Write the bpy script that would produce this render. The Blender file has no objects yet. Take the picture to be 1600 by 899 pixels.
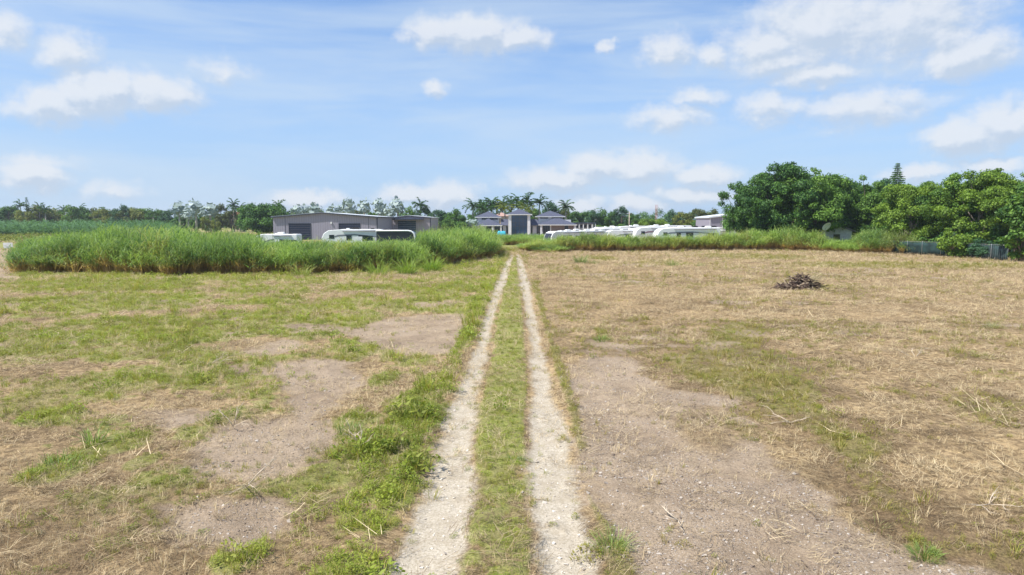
import bpy, math, random
import numpy as np
from mathutils import Vector, Matrix

R = math.radians
PI = math.pi
random.seed(7)
rng = np.random.default_rng(7)
scene = bpy.context.scene
C = scene.collection

# ------------------------------------------------------------------ camera
CAM_H = 5.0
F = 1600 * 24 / 36.0
PITCH = math.atan(104.5 / F)
cam_d = bpy.data.cameras.new('camera')
cam_d.lens = 24; cam_d.sensor_width = 36
cam_d.clip_start = 0.1; cam_d.clip_end = 20000
cam = bpy.data.objects.new('camera', cam_d); C.objects.link(cam)
cam.location = (0, 0, CAM_H); cam.rotation_euler = (PI / 2 - PITCH, 0, 0)
scene.camera = cam

# ------------------------------------------------------------------ sun, exposure
SUN_EL, SUN_AZ = 56.0, -112.0          # azimuth: degrees clockwise from +Y (view direction)
SKY_STRENGTH = 0.134
sun_d = bpy.data.lights.new('sun', 'SUN')
sun_d.energy = 5.0; sun_d.angle = R(1.5); sun_d.color = (1.0, 0.955, 0.88)
sun = bpy.data.objects.new('sun', sun_d); C.objects.link(sun)
sdir = Vector((math.sin(R(SUN_AZ)) * math.cos(R(SUN_EL)), math.cos(R(SUN_AZ)) * math.cos(R(SUN_EL)), math.sin(R(SUN_EL))))
sun.rotation_euler = (-sdir).to_track_quat('-Z', 'Y').to_euler()
scene.view_settings.view_transform = 'Standard'
scene.view_settings.look = 'None'
scene.view_settings.exposure = 0.47
scene.view_settings.gamma = 1
scene.view_settings.use_curve_mapping = False
scene.render.engine = 'CYCLES'
scene.render.film_transparent = False


# ------------------------------------------------------------------ pixel <-> world (photo is 1600 x 899)
def ray(px, py):
    u = (px - 800) / F; v = (449.5 - py) / F
    return (u, math.cos(PITCH) + v * math.sin(PITCH), -math.sin(PITCH) + v * math.cos(PITCH))
def G(px, py, z=0.0):
    x, y, w = ray(px, py); t = (z - CAM_H) / w
    return (x * t, y * t)
def XD(px, D, z=3.0):
    return (px - 800) / F * (D * math.cos(PITCH) - (z - CAM_H) * math.sin(PITCH))
def ZD(py, D):
    return CAM_H + D * math.tan(math.atan((449.5 - py) / F) - PITCH)
def DG(py):
    return G(800, py)[1]
def azel(px, py):
    x, y, z = ray(px, py)
    return math.atan2(x, y), math.atan2(z, math.hypot(x, y))


# ------------------------------------------------------------------ world: sky and clouds
def N(nt, typ, **kw):
    n = nt.nodes.new(typ)
    for k, v in kw.items(): setattr(n, k, v)
    return n
def math_n(nt, op, a, b=None, c=None, clamp=False):
    n = nt.nodes.new('ShaderNodeMath'); n.operation = op; n.use_clamp = clamp
    for i, v in enumerate((a, b, c)):
        if v is None: continue
        if isinstance(v, (int, float)): n.inputs[i].default_value = v
        else: nt.links.new(v, n.inputs[i])
    return n.outputs[0]
def vmath(nt, op, a, b=None):
    n = nt.nodes.new('ShaderNodeVectorMath'); n.operation = op
    for i, v in enumerate((a, b)):
        if v is None: continue
        if isinstance(v, (tuple, list)): n.inputs[i].default_value = v
        else: nt.links.new(v, n.inputs[i])
    return n.outputs['Value'] if op in ('LENGTH', 'DOT_PRODUCT') else n.outputs['Vector']
def mixc(nt, fac, a, b, mode='MIX'):
    n = nt.nodes.new('ShaderNodeMix'); n.data_type = 'RGBA'; n.blend_type = mode
    for sock, v in ((n.inputs['Factor'], fac), (n.inputs[6], a), (n.inputs[7], b)):
        if isinstance(v, (int, float)): sock.default_value = v
        elif isinstance(v, (tuple, list)): sock.default_value = (*v[:3], 1)
        else: nt.links.new(v, sock)
    return n.outputs[2]
def sstep(nt, v, lo, hi, a=0.0, b=1.0):
    n = nt.nodes.new('ShaderNodeMapRange'); n.interpolation_type = 'SMOOTHSTEP'
    n.inputs[1].default_value = lo; n.inputs[2].default_value = hi
    n.inputs[3].default_value = a; n.inputs[4].default_value = b
    nt.links.new(v, n.inputs[0]); return n.outputs[0]
def noise_n(nt, vec, scale, detail=3, rough=0.55, out='Fac', dist=0.0):
    n = nt.nodes.new('ShaderNodeTexNoise'); n.inputs['Scale'].default_value = scale
    n.inputs['Detail'].default_value = detail; n.inputs['Roughness'].default_value = rough
    n.inputs['Distortion'].default_value = dist
    if vec is not None: nt.links.new(vec, n.inputs['Vector'])
    return n.outputs[out]

# (px, py, rx, ry, strength)
CLOUDS = [(80, 166, 62, 24, 1.0), (140, 148, 62, 36, 1.05), (175, 140, 46, 26, 1.0), (245, 146, 72, 26, 1.0), (105, 80, 48, 22, .75),
          (675, 54, 42, 24, 1.0), (745, 54, 72, 28, 1.1), (810, 62, 48, 18, .95), (1045, 80, 40, 24, .75), (1112, 90, 30, 15, .75),
          (1200, 74, 66, 38, .9), (1290, 45, 135, 54, .95), (1410, 40, 130, 52, .9), (1480, 60, 60, 30, .8), (1220, 95, 80, 22, .8), (1510, 86, 78, 30, 1.1), (1275, 118, 75, 18, .85),
          (1205, 168, 55, 24, .75), (1350, 168, 105, 27, .78), (1090, 153, 40, 14, .7), (1045, 186, 60, 20, .68),
          (1498, 214, 58, 26, 1.05), (1565, 198, 66, 30, 1.1), (1640, 205, 60, 26, 1.0), (45, 276, 72, 19, 1.0), (-60, 265, 60, 22, .9),
          (640, 303, 48, 16, .95), (695, 306, 54, 20, 1.0), (480, 313, 62, 13, .85), (870, 281, 80, 22, .95),
          (930, 264, 62, 22, .95), (1000, 262, 66, 26, .98), (1100, 276, 58, 17, .95), (1080, 303, 75, 16, .75), (1000, 320, 55, 16, .85),
          (1445, 271, 60, 12, .75), (1555, 258, 66, 12, .8), (910, 320, 50, 16, .7), (680, 140, 18, 10, .7), (10, 50, 40, 22, .6),
          (175, 300, 50, 10, .5), (60, 252, 60, 10, .5), (948, 76, 14, 8, .7), (350, 112, 40, 16, .5), (-300, 150, 160, 50, 1.0),
          (1950, 130, 160, 60, 1.0), (2100, 240, 120, 30, 1.0), (-220, 280, 100, 20, 1.0)]

def cloud_group():
    g = bpy.data.node_groups.new('cloud_field', 'ShaderNodeTree')
    g.interface.new_socket('Vector', in_out='INPUT', socket_type='NodeSocketVector')
    g.interface.new_socket('Value', in_out='OUTPUT', socket_type='NodeSocketFloat')
    gi = g.nodes.new('NodeGroupInput'); go = g.nodes.new('NodeGroupOutput')
    v0 = gi.outputs[0]
    w = noise_n(g, v0, 26, 4, .6, 'Color')
    w2 = vmath(g, 'SUBTRACT', w, (.5, .5, .5))
    w3 = vmath(g, 'MULTIPLY', w2, (.05, .034, 0))
    v = vmath(g, 'ADD', v0, w3)
    acc = None
    for px, py, rx, ry, s in CLOUDS:
        a, e = azel(px, py)
        d = vmath(g, 'SUBTRACT', v, (a, e, 0))
        d = vmath(g, 'MULTIPLY', d, (F / (rx * math.cos(a) ** 2 * 1.2), F / (ry * 1.2), 0))
        l = vmath(g, 'LENGTH', d)
        f = math_n(g, 'MULTIPLY_ADD', l, -s, s)
        acc = f if acc is None else math_n(g, 'MAXIMUM', acc, f)
    nz = noise_n(g, vmath(g, 'MULTIPLY', v0, (1, 1.5, 1)), 34, 7, .62)
    nz = math_n(g, 'SUBTRACT', nz, .5)
    # the rest of the dome, outside the photographed part
    sepa = g.nodes.new('ShaderNodeSeparateXYZ'); g.links.new(v0, sepa.inputs[0])
    outer = sstep(g, math_n(g, 'ABSOLUTE', sepa.outputs[0]), .95, 1.3)
    on = math_n(g, 'SUBTRACT', noise_n(g, v0, 5, 4, .6), .52)
    acc = math_n(g, 'ADD', acc, 0)
    mixo = math_n(g, 'MAXIMUM', acc, math_n(g, 'MULTIPLY_ADD', math_n(g, 'MULTIPLY', on, 3), outer, math_n(g, 'SUBTRACT', outer, 1)))
    r = math_n(g, 'MULTIPLY_ADD', nz, .85, mixo)
    g.links.new(r, go.inputs[0])
    return g

world = bpy.data.worlds.new('World'); scene.world = world; world.use_nodes = True
nt = world.node_tree; nt.nodes.clear()
out = N(nt, 'ShaderNodeOutputWorld'); bg = N(nt, 'ShaderNodeBackground'); bg.inputs[1].default_value = SKY_STRENGTH
sky = N(nt, 'ShaderNodeTexSky', sky_type='NISHITA', sun_disc=False)
sky.sun_elevation = R(SUN_EL); sky.sun_rotation = R(SUN_AZ); sky.air_density = 1.0; sky.dust_density = 0.6; sky.ozone_density = 1.6
tc = N(nt, 'ShaderNodeTexCoord')
sep = N(nt, 'ShaderNodeSeparateXYZ'); nt.links.new(tc.outputs['Generated'], sep.inputs[0])
az = math_n(nt, 'ARCTAN2', sep.outputs[0], sep.outputs[1]); el = math_n(nt, 'ARCSINE', sep.outputs[2])
cmb = N(nt, 'ShaderNodeCombineXYZ'); nt.links.new(az, cmb.inputs[0]); nt.links.new(el, cmb.inputs[1])
cg = cloud_group()
g1 = N(nt, 'ShaderNodeGroup', node_tree=cg); nt.links.new(cmb.outputs[0], g1.inputs[0])
sh = vmath(nt, 'ADD', cmb.outputs[0], (-0.006, 0.013, 0))
g2 = N(nt, 'ShaderNodeGroup', node_tree=cg); nt.links.new(sh, g2.inputs[0])
dens = sstep(nt, g1.outputs[0], -0.22, .60, 0, .86)
lit = sstep(nt, math_n(nt, 'SUBTRACT', g1.outputs[0], g2.outputs[0]), -.30, .30)
# wispy streaks
sk = N(nt, 'ShaderNodeMapping'); sk.inputs['Rotation'].default_value = (0, 0, R(9)); sk.inputs['Scale'].default_value = (1.6, 13, 1)
nt.links.new(cmb.outputs[0], sk.inputs[0])
wis = sstep(nt, noise_n(nt, sk.outputs[0], 1.1, 6, .55, dist=.35), .36, .68, 0, .62)
haze_h = sstep(nt, el, -.02, .38, .80, 0.10)
SKYC = mixc(nt, 1.0, sky.outputs[0], (.60, .76, .97), 'MULTIPLY')
SKYC = mixc(nt, haze_h, SKYC, (2.5, 3.45, 4.95))
base = mixc(nt, wis, SKYC, (3.4, 4.1, 4.9))
ccol = mixc(nt, lit, (3.1, 3.6, 4.3), (4.45, 4.65, 4.95))
fin = mixc(nt, dens, base, ccol)
nt.links.new(fin, bg.inputs[0]); nt.links.new(bg.outputs[0], out.inputs[0])
world.cycles.sampling_method = 'MANUAL'; world.cycles.sample_map_resolution = 512


# ------------------------------------------------------------------ materials
def mat(name, col, rough=.8, metal=0.0, var=0.0, vscale=3.0, bump=0.0, bscale=20, spec=.3):
    m = bpy.data.materials.new(name); m.use_nodes = True; t = m.node_tree
    b = t.nodes['Principled BSDF']; b.inputs['Roughness'].default_value = rough; b.inputs['Metallic'].default_value = metal
    b.inputs['Specular IOR Level'].default_value = spec
    b.inputs['Base Color'].default_value = (*col, 1)
    c = t.nodes.new('ShaderNodeTexCoord')
    if var:
        nz = noise_n(t, c.outputs['Object'], vscale, 5, .6)
        f = sstep(t, nz, .3, .7)
        col2 = tuple(max(0, x * (1 - var)) for x in col)
        t.links.new(mixc(t, f, col2, tuple(min(1, x * (1 + var * .6)) for x in col)), b.inputs['Base Color'])
    if bump:
        nb = noise_n(t, c.outputs['Object'], bscale, 4, .6)
        bn = t.nodes.new('ShaderNodeBump'); bn.inputs['Strength'].default_value = bump; bn.inputs['Distance'].default_value = .05
        t.links.new(nb, bn.inputs['Height']); t.links.new(bn.outputs[0], b.inputs['Normal'])
    return m

def leaf_mat(name, c1, c2, transl=.3, dry=None, inst=False, rough=.55):
    """two-colour foliage, mixed by the per-leaf attribute 'tint'; dry: colour mixed in by the attribute 'dry'"""
    m = bpy.data.materials.new(name); m.use_nodes = True; t = m.node_tree; t.nodes.clear()
    o = t.nodes.new('ShaderNodeOutputMaterial')
    at = t.nodes.new('ShaderNodeAttribute'); at.attribute_name = 'tint'
    f = at.outputs['Fac']
    if inst:
        ai = t.nodes.new('ShaderNodeAttribute'); ai.attribute_name = 'itint'; ai.attribute_type = 'INSTANCER'
        f = math_n(t, 'ADD', math_n(t, 'MULTIPLY', f, .55), math_n(t, 'MULTIPLY', ai.outputs['Fac'], .5), clamp=True)
    col = mixc(t, f, c1, c2)
    if dry is not None:
        ad = t.nodes.new('ShaderNodeAttribute'); ad.attribute_name = 'dry'
        fd = ad.outputs['Fac']
        if inst:
            aj = t.nodes.new('ShaderNodeAttribute'); aj.attribute_name = 'idry'; aj.attribute_type = 'INSTANCER'
            fd = math_n(t, 'ADD', fd, aj.outputs['Fac'], clamp=True)
        col = mixc(t, fd, col, dry)
    d = t.nodes.new('ShaderNodeBsdfPrincipled'); t.links.new(col, d.inputs['Base Color'])
    d.inputs['Roughness'].default_value = rough; d.inputs['Specular IOR Level'].default_value = .25
    tr = t.nodes.new('ShaderNodeBsdfTranslucent')
    t.links.new(mixc(t, 1.0, col, (1.25, 1.3, .7), 'MULTIPLY'), tr.inputs[0])
    mx = t.nodes.new('ShaderNodeMixShader'); mx.inputs[0].default_value = transl
    t.links.new(d.outputs[0], mx.inputs[1]); t.links.new(tr.outputs[0], mx.inputs[2]); t.links.new(mx.outputs[0], o.inputs[0])
    return m


# ------------------------------------------------------------------ object helpers
def link(o, parent=None):
    C.objects.link(o)
    if parent is not None: o.parent = parent
    return o
def mesh_obj(name, verts, faces, material, parent=None, smooth=False, attrs=None, do_link=True):
    me = bpy.data.meshes.new(name)
    me.from_pydata([tuple(v) for v in verts], [], [tuple(f) for f in faces]); me.update()
    for m in (material if isinstance(material, (list, tuple)) else [material]): me.materials.append(m)
    if smooth: me.polygons.foreach_set('use_smooth', [True] * len(me.polygons))
    o = bpy.data.objects.new(name, me)
    if do_link: link(o, parent)
    return o
def tag(o, label=None, cat=None, group=None, kind=None):
    if label: o['label'] = label
    if cat: o['category'] = cat
    if group: o['group'] = group
    if kind: o['kind'] = kind
    return o
def empty(name, loc, rz=0, label=None, cat=None, group=None, scale=1):
    o = bpy.data.objects.new(name, None); o.empty_display_size = .3; C.objects.link(o)
    o.location = loc; o.rotation_euler = (0, 0, rz)
    o.scale = (scale,) * 3 if isinstance(scale, (int, float)) else scale
    return tag(o, label, cat, group)
def copy_tree(o, parent=None):
    c = o.copy(); C.objects.link(c)
    if parent is not None: c.parent = parent
    for ch in [x for x in o.children]: copy_tree(ch, c)
    return c

class MB:
    def __init__(s): s.v = []; s.f = []; s.sm = []
    def add(s, vs, fs):
        b = len(s.v); s.v += [tuple(v) for v in vs]; s.f += [tuple(i + b for i in f) for f in fs]; return s
    def box(s, x0, x1, y0, y1, z0, z1):
        vs = [(x, y, z) for z in (z0, z1) for y in (y0, y1) for x in (x0, x1)]
        return s.add(vs, [(0, 2, 3, 1), (4, 5, 7, 6), (0, 1, 5, 4), (2, 6, 7, 3), (0, 4, 6, 2), (1, 3, 7, 5)])
    def prism(s, poly, y0, y1, axis='y'):
        """poly in (x,z), extruded along y (or poly in (y,z) extruded along x)"""
        n = len(poly)
        if axis == 'y': vs = [(a, y0, b) for a, b in poly] + [(a, y1, b) for a, b in poly]
        else: vs = [(y0, a, b) for a, b in poly] + [(y1, a, b) for a, b in poly]
        fs = [tuple(range(n)), tuple(range(2 * n - 1, n - 1, -1))]
        fs += [(i, i + n, (i + 1) % n + n, (i + 1) % n) for i in range(n)]
        return s.add(vs, fs)
    def tube(s, pts, rad, n=8, cap=True):
        pts = [Vector(p) for p in pts]; rings = []
        if isinstance(rad, (int, float)): rad = [rad] * len(pts)
        for i, p in enumerate(pts):
            t = (pts[min(i + 1, len(pts) - 1)] - pts[max(i - 1, 0)])
            if t.length < 1e-6: t = Vector((0, 0, 1))
            t.normalize(); a = Vector((0, 0, 1)) if abs(t.z) < .9 else Vector((1, 0, 0))
            u = t.cross(a).normalized(); w = t.cross(u)
            rings.append([p + (u * math.cos(k * 2 * PI / n) + w * math.sin(k * 2 * PI / n)) * rad[i] for k in range(n)])
        vs = [v for r in rings for v in r]; fs = []
        for i in range(len(pts) - 1):
            for k in range(n): fs.append((i * n + k, i * n + (k + 1) % n, (i + 1) * n + (k + 1) % n, (i + 1) * n + k))
        if cap: fs.append(tuple(range(n - 1, -1, -1))); fs.append(tuple((len(pts) - 1) * n + k for k in range(n)))
        return s.add(vs, fs)
    def hip(s, x0, x1, y0, y1, ze, zt):
        w, d = x1 - x0, y1 - y0; cy = (y0 + y1) / 2; cx = (x0 + x1) / 2; h = min(w, d) / 2
        if w >= d: a, b = (x0 + h, cy, zt), (x1 - h, cy, zt)
        else: a, b = (cx, y0 + h, zt), (cx, y1 - h, zt)
        vs = [(x0, y0, ze), (x1, y0, ze), (x1, y1, ze), (x0, y1, ze), a, b]
        fs = [(0, 3, 2, 1)]
        if w >= d: fs += [(0, 1, 5, 4), (1, 2, 5), (2, 3, 4, 5), (3, 0, 4)]
        else: fs += [(0, 1, 4), (1, 2, 5, 4), (2, 3, 5), (3, 0, 4, 5)]
        return s.add(vs, fs)
    def build(s, name, material, parent=None, smooth=False, bevel=0, do_link=True):
        o = mesh_obj(name, s.v, s.f, material, parent, smooth, do_link=do_link)
        if bevel:
            b = o.modifiers.new('bevel', 'BEVEL'); b.width = bevel; b.segments = 2; b.limit_method = 'ANGLE'
        return o

def np_mesh(name, V, Q=None, T=None, material=None, attrs=None, parent=None, do_link=True, smooth=False):
    """fast mesh from numpy arrays; Q quads (n,4), T tris (m,3); attrs: name -> per-vertex float array"""
    me = bpy.data.meshes.new(name)
    Q = np.zeros((0, 4), int) if Q is None else Q; T = np.zeros((0, 3), int) if T is None else T
    me.vertices.add(len(V)); me.vertices.foreach_set('co', np.asarray(V, np.float32).ravel())
    nl = Q.size + T.size; me.loops.add(nl)
    me.loops.foreach_set('vertex_index', np.concatenate([Q.ravel(), T.ravel()]).astype(np.int32))
    me.polygons.add(len(Q) + len(T))
    st = np.concatenate([np.arange(len(Q)) * 4, Q.size + np.arange(len(T)) * 3]).astype(np.int32)
    me.polygons.foreach_set('loop_start', st)
    if smooth: me.polygons.foreach_set('use_smooth', np.ones(len(Q) + len(T), bool))
    me.update(calc_edges=True)
    for k, a in (attrs or {}).items():
        at = me.attributes.new(k, 'FLOAT', 'POINT'); at.data.foreach_set('value', np.asarray(a, np.float32))
    if material is not None: me.materials.append(material)
    o = bpy.data.objects.new(name, me)
    if do_link: link(o, parent)
    return o


# ------------------------------------------------------------------ numpy noise
def _hash(ix, iy, seed):
    h = (ix.astype(np.int64) * 374761393 + iy.astype(np.int64) * 668265263 + seed * 1442695041) & 0xffffffff
    h = ((h ^ (h >> 13)) * 1274126177) & 0xffffffff
    return ((h ^ (h >> 16)) & 0xffff) / 65535.0
def vnoise(x, y, seed=0):
    ix = np.floor(x); iy = np.floor(y); fx = x - ix; fy = y - iy
    fx = fx * fx * (3 - 2 * fx); fy = fy * fy * (3 - 2 * fy)
    a = _hash(ix, iy, seed); b = _hash(ix + 1, iy, seed); c = _hash(ix, iy + 1, seed); d = _hash(ix + 1, iy + 1, seed)
    return (a * (1 - fx) + b * fx) * (1 - fy) + (c * (1 - fx) + d * fx) * fy
def fbm(x, y, scale, octv=4, seed=0, gain=.55):
    s = 0; a = 1; t = 0
    for i in range(octv):
        s = s + a * vnoise(x * scale + i * 17.3, y * scale - i * 9.1, seed + i); t += a; a *= gain; scale *= 2.03
    return s / t - .5
def ss(v, lo, hi):
    t = np.clip((v - lo) / (hi - lo), 0, 1); return t * t * (3 - 2 * t)

# ------------------------------------------------------------------ layout of the ground (all in metres)
def poly_sd(x, y, pts):
    """signed distance, positive inside"""
    d = np.full(x.shape, 1e9); inside = np.zeros(x.shape, bool); n = len(pts)
    for i in range(n):
        ax, ay = pts[i]; bx, by = pts[(i + 1) % n]
        ex, ey = bx - ax, by - ay; L = ex * ex + ey * ey + 1e-9
        t = np.clip(((x - ax) * ex + (y - ay) * ey) / L, 0, 1)
        d = np.minimum(d, np.hypot(x - ax - t * ex, y - ay - t * ey))
        cond = ((ay > y) != (by > y))
        with np.errstate(divide='ignore', invalid='ignore'):
            xi = (bx - ax) * (y - ay) / (by - ay + 1e-12) + ax
        inside ^= cond & (x < xi)
    return np.where(inside, d, -d)
def PG(l): return [G(a, b) for a, b in l]

LRUT_L = [(608, 920), (612, 899), (640, 830), (668, 775), (680, 700), (692, 650), (706, 610), (724, 570), (738, 540), (746, 515), (760, 480), (772, 450), (783, 425), (792, 408), (798, 398)]
LRUT_R = [(804, 398), (799, 408), (794, 425), (788, 450), (780, 480), (772, 515), (770, 540), (764, 570), (754, 610), (744, 650), (737, 700), (731, 775), (722, 830), (706, 899), (702, 920)]
RRUT_L = [(842, 920), (840, 899), (845, 830), (838, 775), (828, 700), (824, 650), (826, 610), (824, 570), (822, 540), (820, 515), (817, 480), (814, 450), (811, 425), (808, 408), (806, 398)]
RRUT_R = [(812, 398), (816, 408), (822, 425), (829, 450), (836, 480), (846, 515), (852, 540), (858, 570), (870, 610), (884, 650), (888, 700), (896, 775), (910, 830), (925, 899), (932, 920)]
LRUT = PG(LRUT_L + LRUT_R); RRUT = PG(RRUT_L + RRUT_R)
SOIL = [PG(p) for p in [
    [(300, 700), (345, 660), (420, 648), (500, 650), (512, 690), (480, 735), (400, 752), (320, 745)],
    [(275, 790), (330, 775), (430, 780), (450, 825), (380, 850), (300, 842)],
    [(428, 566), (490, 560), (548, 566), (562, 600), (510, 640), (470, 655), (440, 600)],
    [(536, 526), (600, 498), (660, 490), (735, 492), (722, 530), (700, 556), (620, 556), (600, 540)],
    [(225, 640), (300, 632), (330, 650), (260, 668)], [(380, 545), (440, 530), (480, 540), (420, 556)],
    [(-60, 388), (16, 388), (14, 424), (30, 436), (-60, 440)]]]
BIGSOIL = PG([(884, 570), (930, 560), (985, 562), (1010, 592), (1080, 612), (1140, 622), (1160, 640), (1120, 668), (1190, 700), (1255, 756), (1340, 822), (1450, 872), (1620, 912), (1000, 920), (965, 850), (930, 780), (905, 720), (908, 650), (895, 610)])
STRAWPATCH = PG([(1040, 650), (1100, 630), (1180, 640), (1170, 690), (1120, 715), (1080, 700)])
VERGE = PG([(470, 920), (490, 880), (520, 800), (540, 730), (585, 660), (640, 600), (700, 560), (722, 505), (748, 450), (764, 420), (780, 420), (764, 470), (744, 520), (728, 560), (706, 620), (690, 680), (674, 750), (650, 800), (625, 860), (605, 920)])
MEDIAN = PG(LRUT_R[::-1] + RRUT_L[::-1])
RSTRIP = PG([(828, 440), (842, 440), (862, 520), (888, 580), (905, 640), (918, 700), (902, 720), (886, 650), (872, 600), (850, 520)])
RSTRIP2 = PG([(905, 740), (915, 760), (960, 820), (1000, 890), (1010, 920), (940, 920), (935, 850), (915, 790)])
OLIVE = PG([(1030, 556), (1080, 545), (1130, 500), (1190, 505), (1200, 545), (1260, 580), (1300, 640), (1360, 690), (1400, 750), (1480, 830), (1440, 870), (1380, 810), (1310, 740), (1250, 680), (1180, 640), (1110, 610), (1050, 585)])
# green patches: px, py, rx, ry, weight
GREENS = [(215, 512, 80, 22, 1.0), (110, 470, 90, 10, .6), (350, 500, 90, 16, .6), (640, 478, 60, 12, .8), (500, 480, 80, 14, .6), (710, 450, 50, 14, .6), (90, 620, 110, 40, .6),
          (60, 560, 100, 20, .5), (230, 590, 120, 30, .6), (90, 735, 60, 40, .9), (190, 690, 60, 25, .8), (300, 675, 36, 16, .8), (220, 722, 30, 18, .7), (545, 655, 26, 26, .9),
          (560, 500, 60, 10, .9), (300, 560, 60, 16, .9), (430, 470, 60, 9, .9), (150, 480, 60, 10, .9), (80, 650, 60, 20, 1.0), (190, 560, 60, 14, .9), (600, 590, 28, 16, .9), (590, 700, 40, 28, .9), (410, 610, 24, 18, .8), (420, 500, 60, 12, .5), (375, 870, 50, 40, 1.0), (470, 520, 40, 12, .6), (640, 630, 50, 30, .8),
          (940, 522, 12, 12, .9), (1165, 512, 30, 14, .8), (1340, 700, 60, 18, .7), (1445, 850, 26, 22, .9), (1540, 640, 60, 16, .5), (1380, 780, 40, 14, .5), (1060, 562, 30, 14, .6),
          (1100, 598, 26, 12, .5), (1030, 412, 60, 5, .5), (940, 404, 30, 5, .7), (1400, 415, 200, 6, .8), (1180, 402, 100, 5, .8), (1560, 590, 40, 10, .4), (880, 420, 40, 8, .4),
          (890, 490, 30, 20, .4), (1180, 440, 90, 6, .4), (1420, 470, 60, 6, .3), (300, 428, 300, 6, .8), (650, 420, 110, 8, .9), (40, 432, 60, 8, .8), (1560, 415, 60, 8, .6), (690, 520, 20, 10, .4)]
GW = []
for px, py, rx, ry, w in GREENS:
    cx, cy = G(px, py); x1, _ = G(px + rx, py); _, ya = G(px, py - ry); _, yb = G(px, min(py + ry, 905))
    GW.append((cx, cy, abs(x1 - cx), max(.4, (ya - yb) / 2), w))

def layout(x, y):
    d = np.hypot(x, y)
    n1 = fbm(x, y, .9, 4, 3); n2 = fbm(x, y, .22, 4, 11); n3 = fbm(x, y, 2.6, 3, 23); n5 = fbm(x, y, 7, 3, 37)
    e = n1 * .5 + n3 * .25
    shr = .22 * ss(y, 12, 22) - .16 * ss(y, 28, 60)
    tr = np.maximum(ss(poly_sd(x, y, LRUT) + e * .8 - shr, -.40, .22), ss(poly_sd(x, y, RRUT) + e * .8 - shr, -.40, .22))
    tr = tr * (1 - .45 * ss(n3 + n1 * .6, .10, .32)) * (.92 + .4 * n2)
    soil = np.zeros(x.shape)
    for p in SOIL: soil = np.maximum(soil, ss(poly_sd(x, y, p) + e * 1.9 + n5 * .5 + .12, -.25, .35))
    big = ss(poly_sd(x, y, BIGSOIL) + e * 1.5 + n5 * .5 + .1, -.25, .40)
    strawp = ss(poly_sd(x, y, STRAWPATCH) + e * 1.0, -.3, .3)
    big = big * (1 - .75 * strawp)
    soil = np.maximum(soil, big * .98)
    soil = np.maximum(soil, .75 * ss(n2 + n1 * .3, .17, .26) * (d > 16))
    left = 1 - ss(x, -.6, .6 + .02 * y)
    green = left * ss(n1 * .7 + n2 * .9 + n3 * .35, -.19, .08) * .88 + (1 - left) * ss(n1 * .6 + n2 + n3 * .3, -.06, .16) * .42
    green = green + left * .45 * ss(y, 30, 50) * (.5 + n1)
    near_l = left * (1 - ss(y, 10.5, 14)); green *= 1 - .6 * near_l
    for cx, cy, rx, ry, w in GW:
        q = 1 - np.hypot((x - cx) / rx, (y - cy) / ry)
        green = np.maximum(green, w * ss(q + e * .9, -.05, .40))
    verge = ss(poly_sd(x, y, VERGE) + e * 1.4, -.1, .4) * (.35 + .65 * ss(n1 * .8 + n3 + n2 * .5, -.22, .02))
    med = ss(poly_sd(x, y, MEDIAN) + e * .6, -.10, .16) * (1 - ss(n1 + n3 * .8 + .14 * (1 - ss(y, 10, 14)), .12, .30))
    rs = ss(poly_sd(x, y, RSTRIP) + e * .4, -.05, .15); rs2 = ss(poly_sd(x, y, RSTRIP2) + e * .5, -.05, .15)
    ol = ss(poly_sd(x, y, OLIVE) + e * 1.2, -.25, .5) * (.55 + ss(n1, -.2, .1) * .35)
    olive = np.maximum(ol, (1 - left) * (1 - np.maximum(verge, med)) * .8)
    green = green * (1 - soil * .93) * (1 - tr)
    green = np.maximum.reduce([green, verge * .95 * (1 - .5 * tr), med * .95 * (1 - .8 * tr), rs * .8 * (1 - tr), rs2 * .75 * (1 - tr), ol * .9 * (1 - .6 * soil)])
    brown = np.clip(np.maximum(ss(poly_sd(x, y, OLIVE) + e * 3, -1.2, .6) * .95, .85 * ss(n2 * .9 + n1 * .5, .0, .22)) + .75 * left * (1 - ss(y, 11, 17)) * (1 - ss(x, -4, -1.5)) * ss(n1, -.2, .1), 0, 1) * (1 - ss(y, 50, 85) * .7)
    gravel = np.clip(big + .55 * soil, 0, 1) * ss(n2 * .5 + n1, -.22, .12)
    tallfar = ss(y, 105, 125)
    return dict(track=tr, soil=soil, green=np.clip(green, 0, 1), olive=np.clip(olive, 0, 1), gravel=gravel, big=big,
                straw=np.clip((1 - soil * .72) * (1 - tr) * (1 - .55 * green) + strawp * .6, 0, 1), verge=verge, med=med, left=left, brown=brown)

def ground_z(x, y, L=None):
    z = .22 * fbm(x, y, .12, 2, 51) + .12 * fbm(x, y, .8, 2, 52) * (1 if L is None else 1 - .6 * L['track'])
    z = z + .05 * fbm(x, y, 3.2, 3, 53) * (1 if L is None else 1 - .7 * L['track'] - .3 * L['soil'])
    fade = 1 - ss(np.hypot(x, y), 90, 200)
    z = z * fade
    if L is not None: z = z - .06 * L['track'] * fade + .05 * L['green'] * fade - .02 * L['soil'] * fade
    return z

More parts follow.
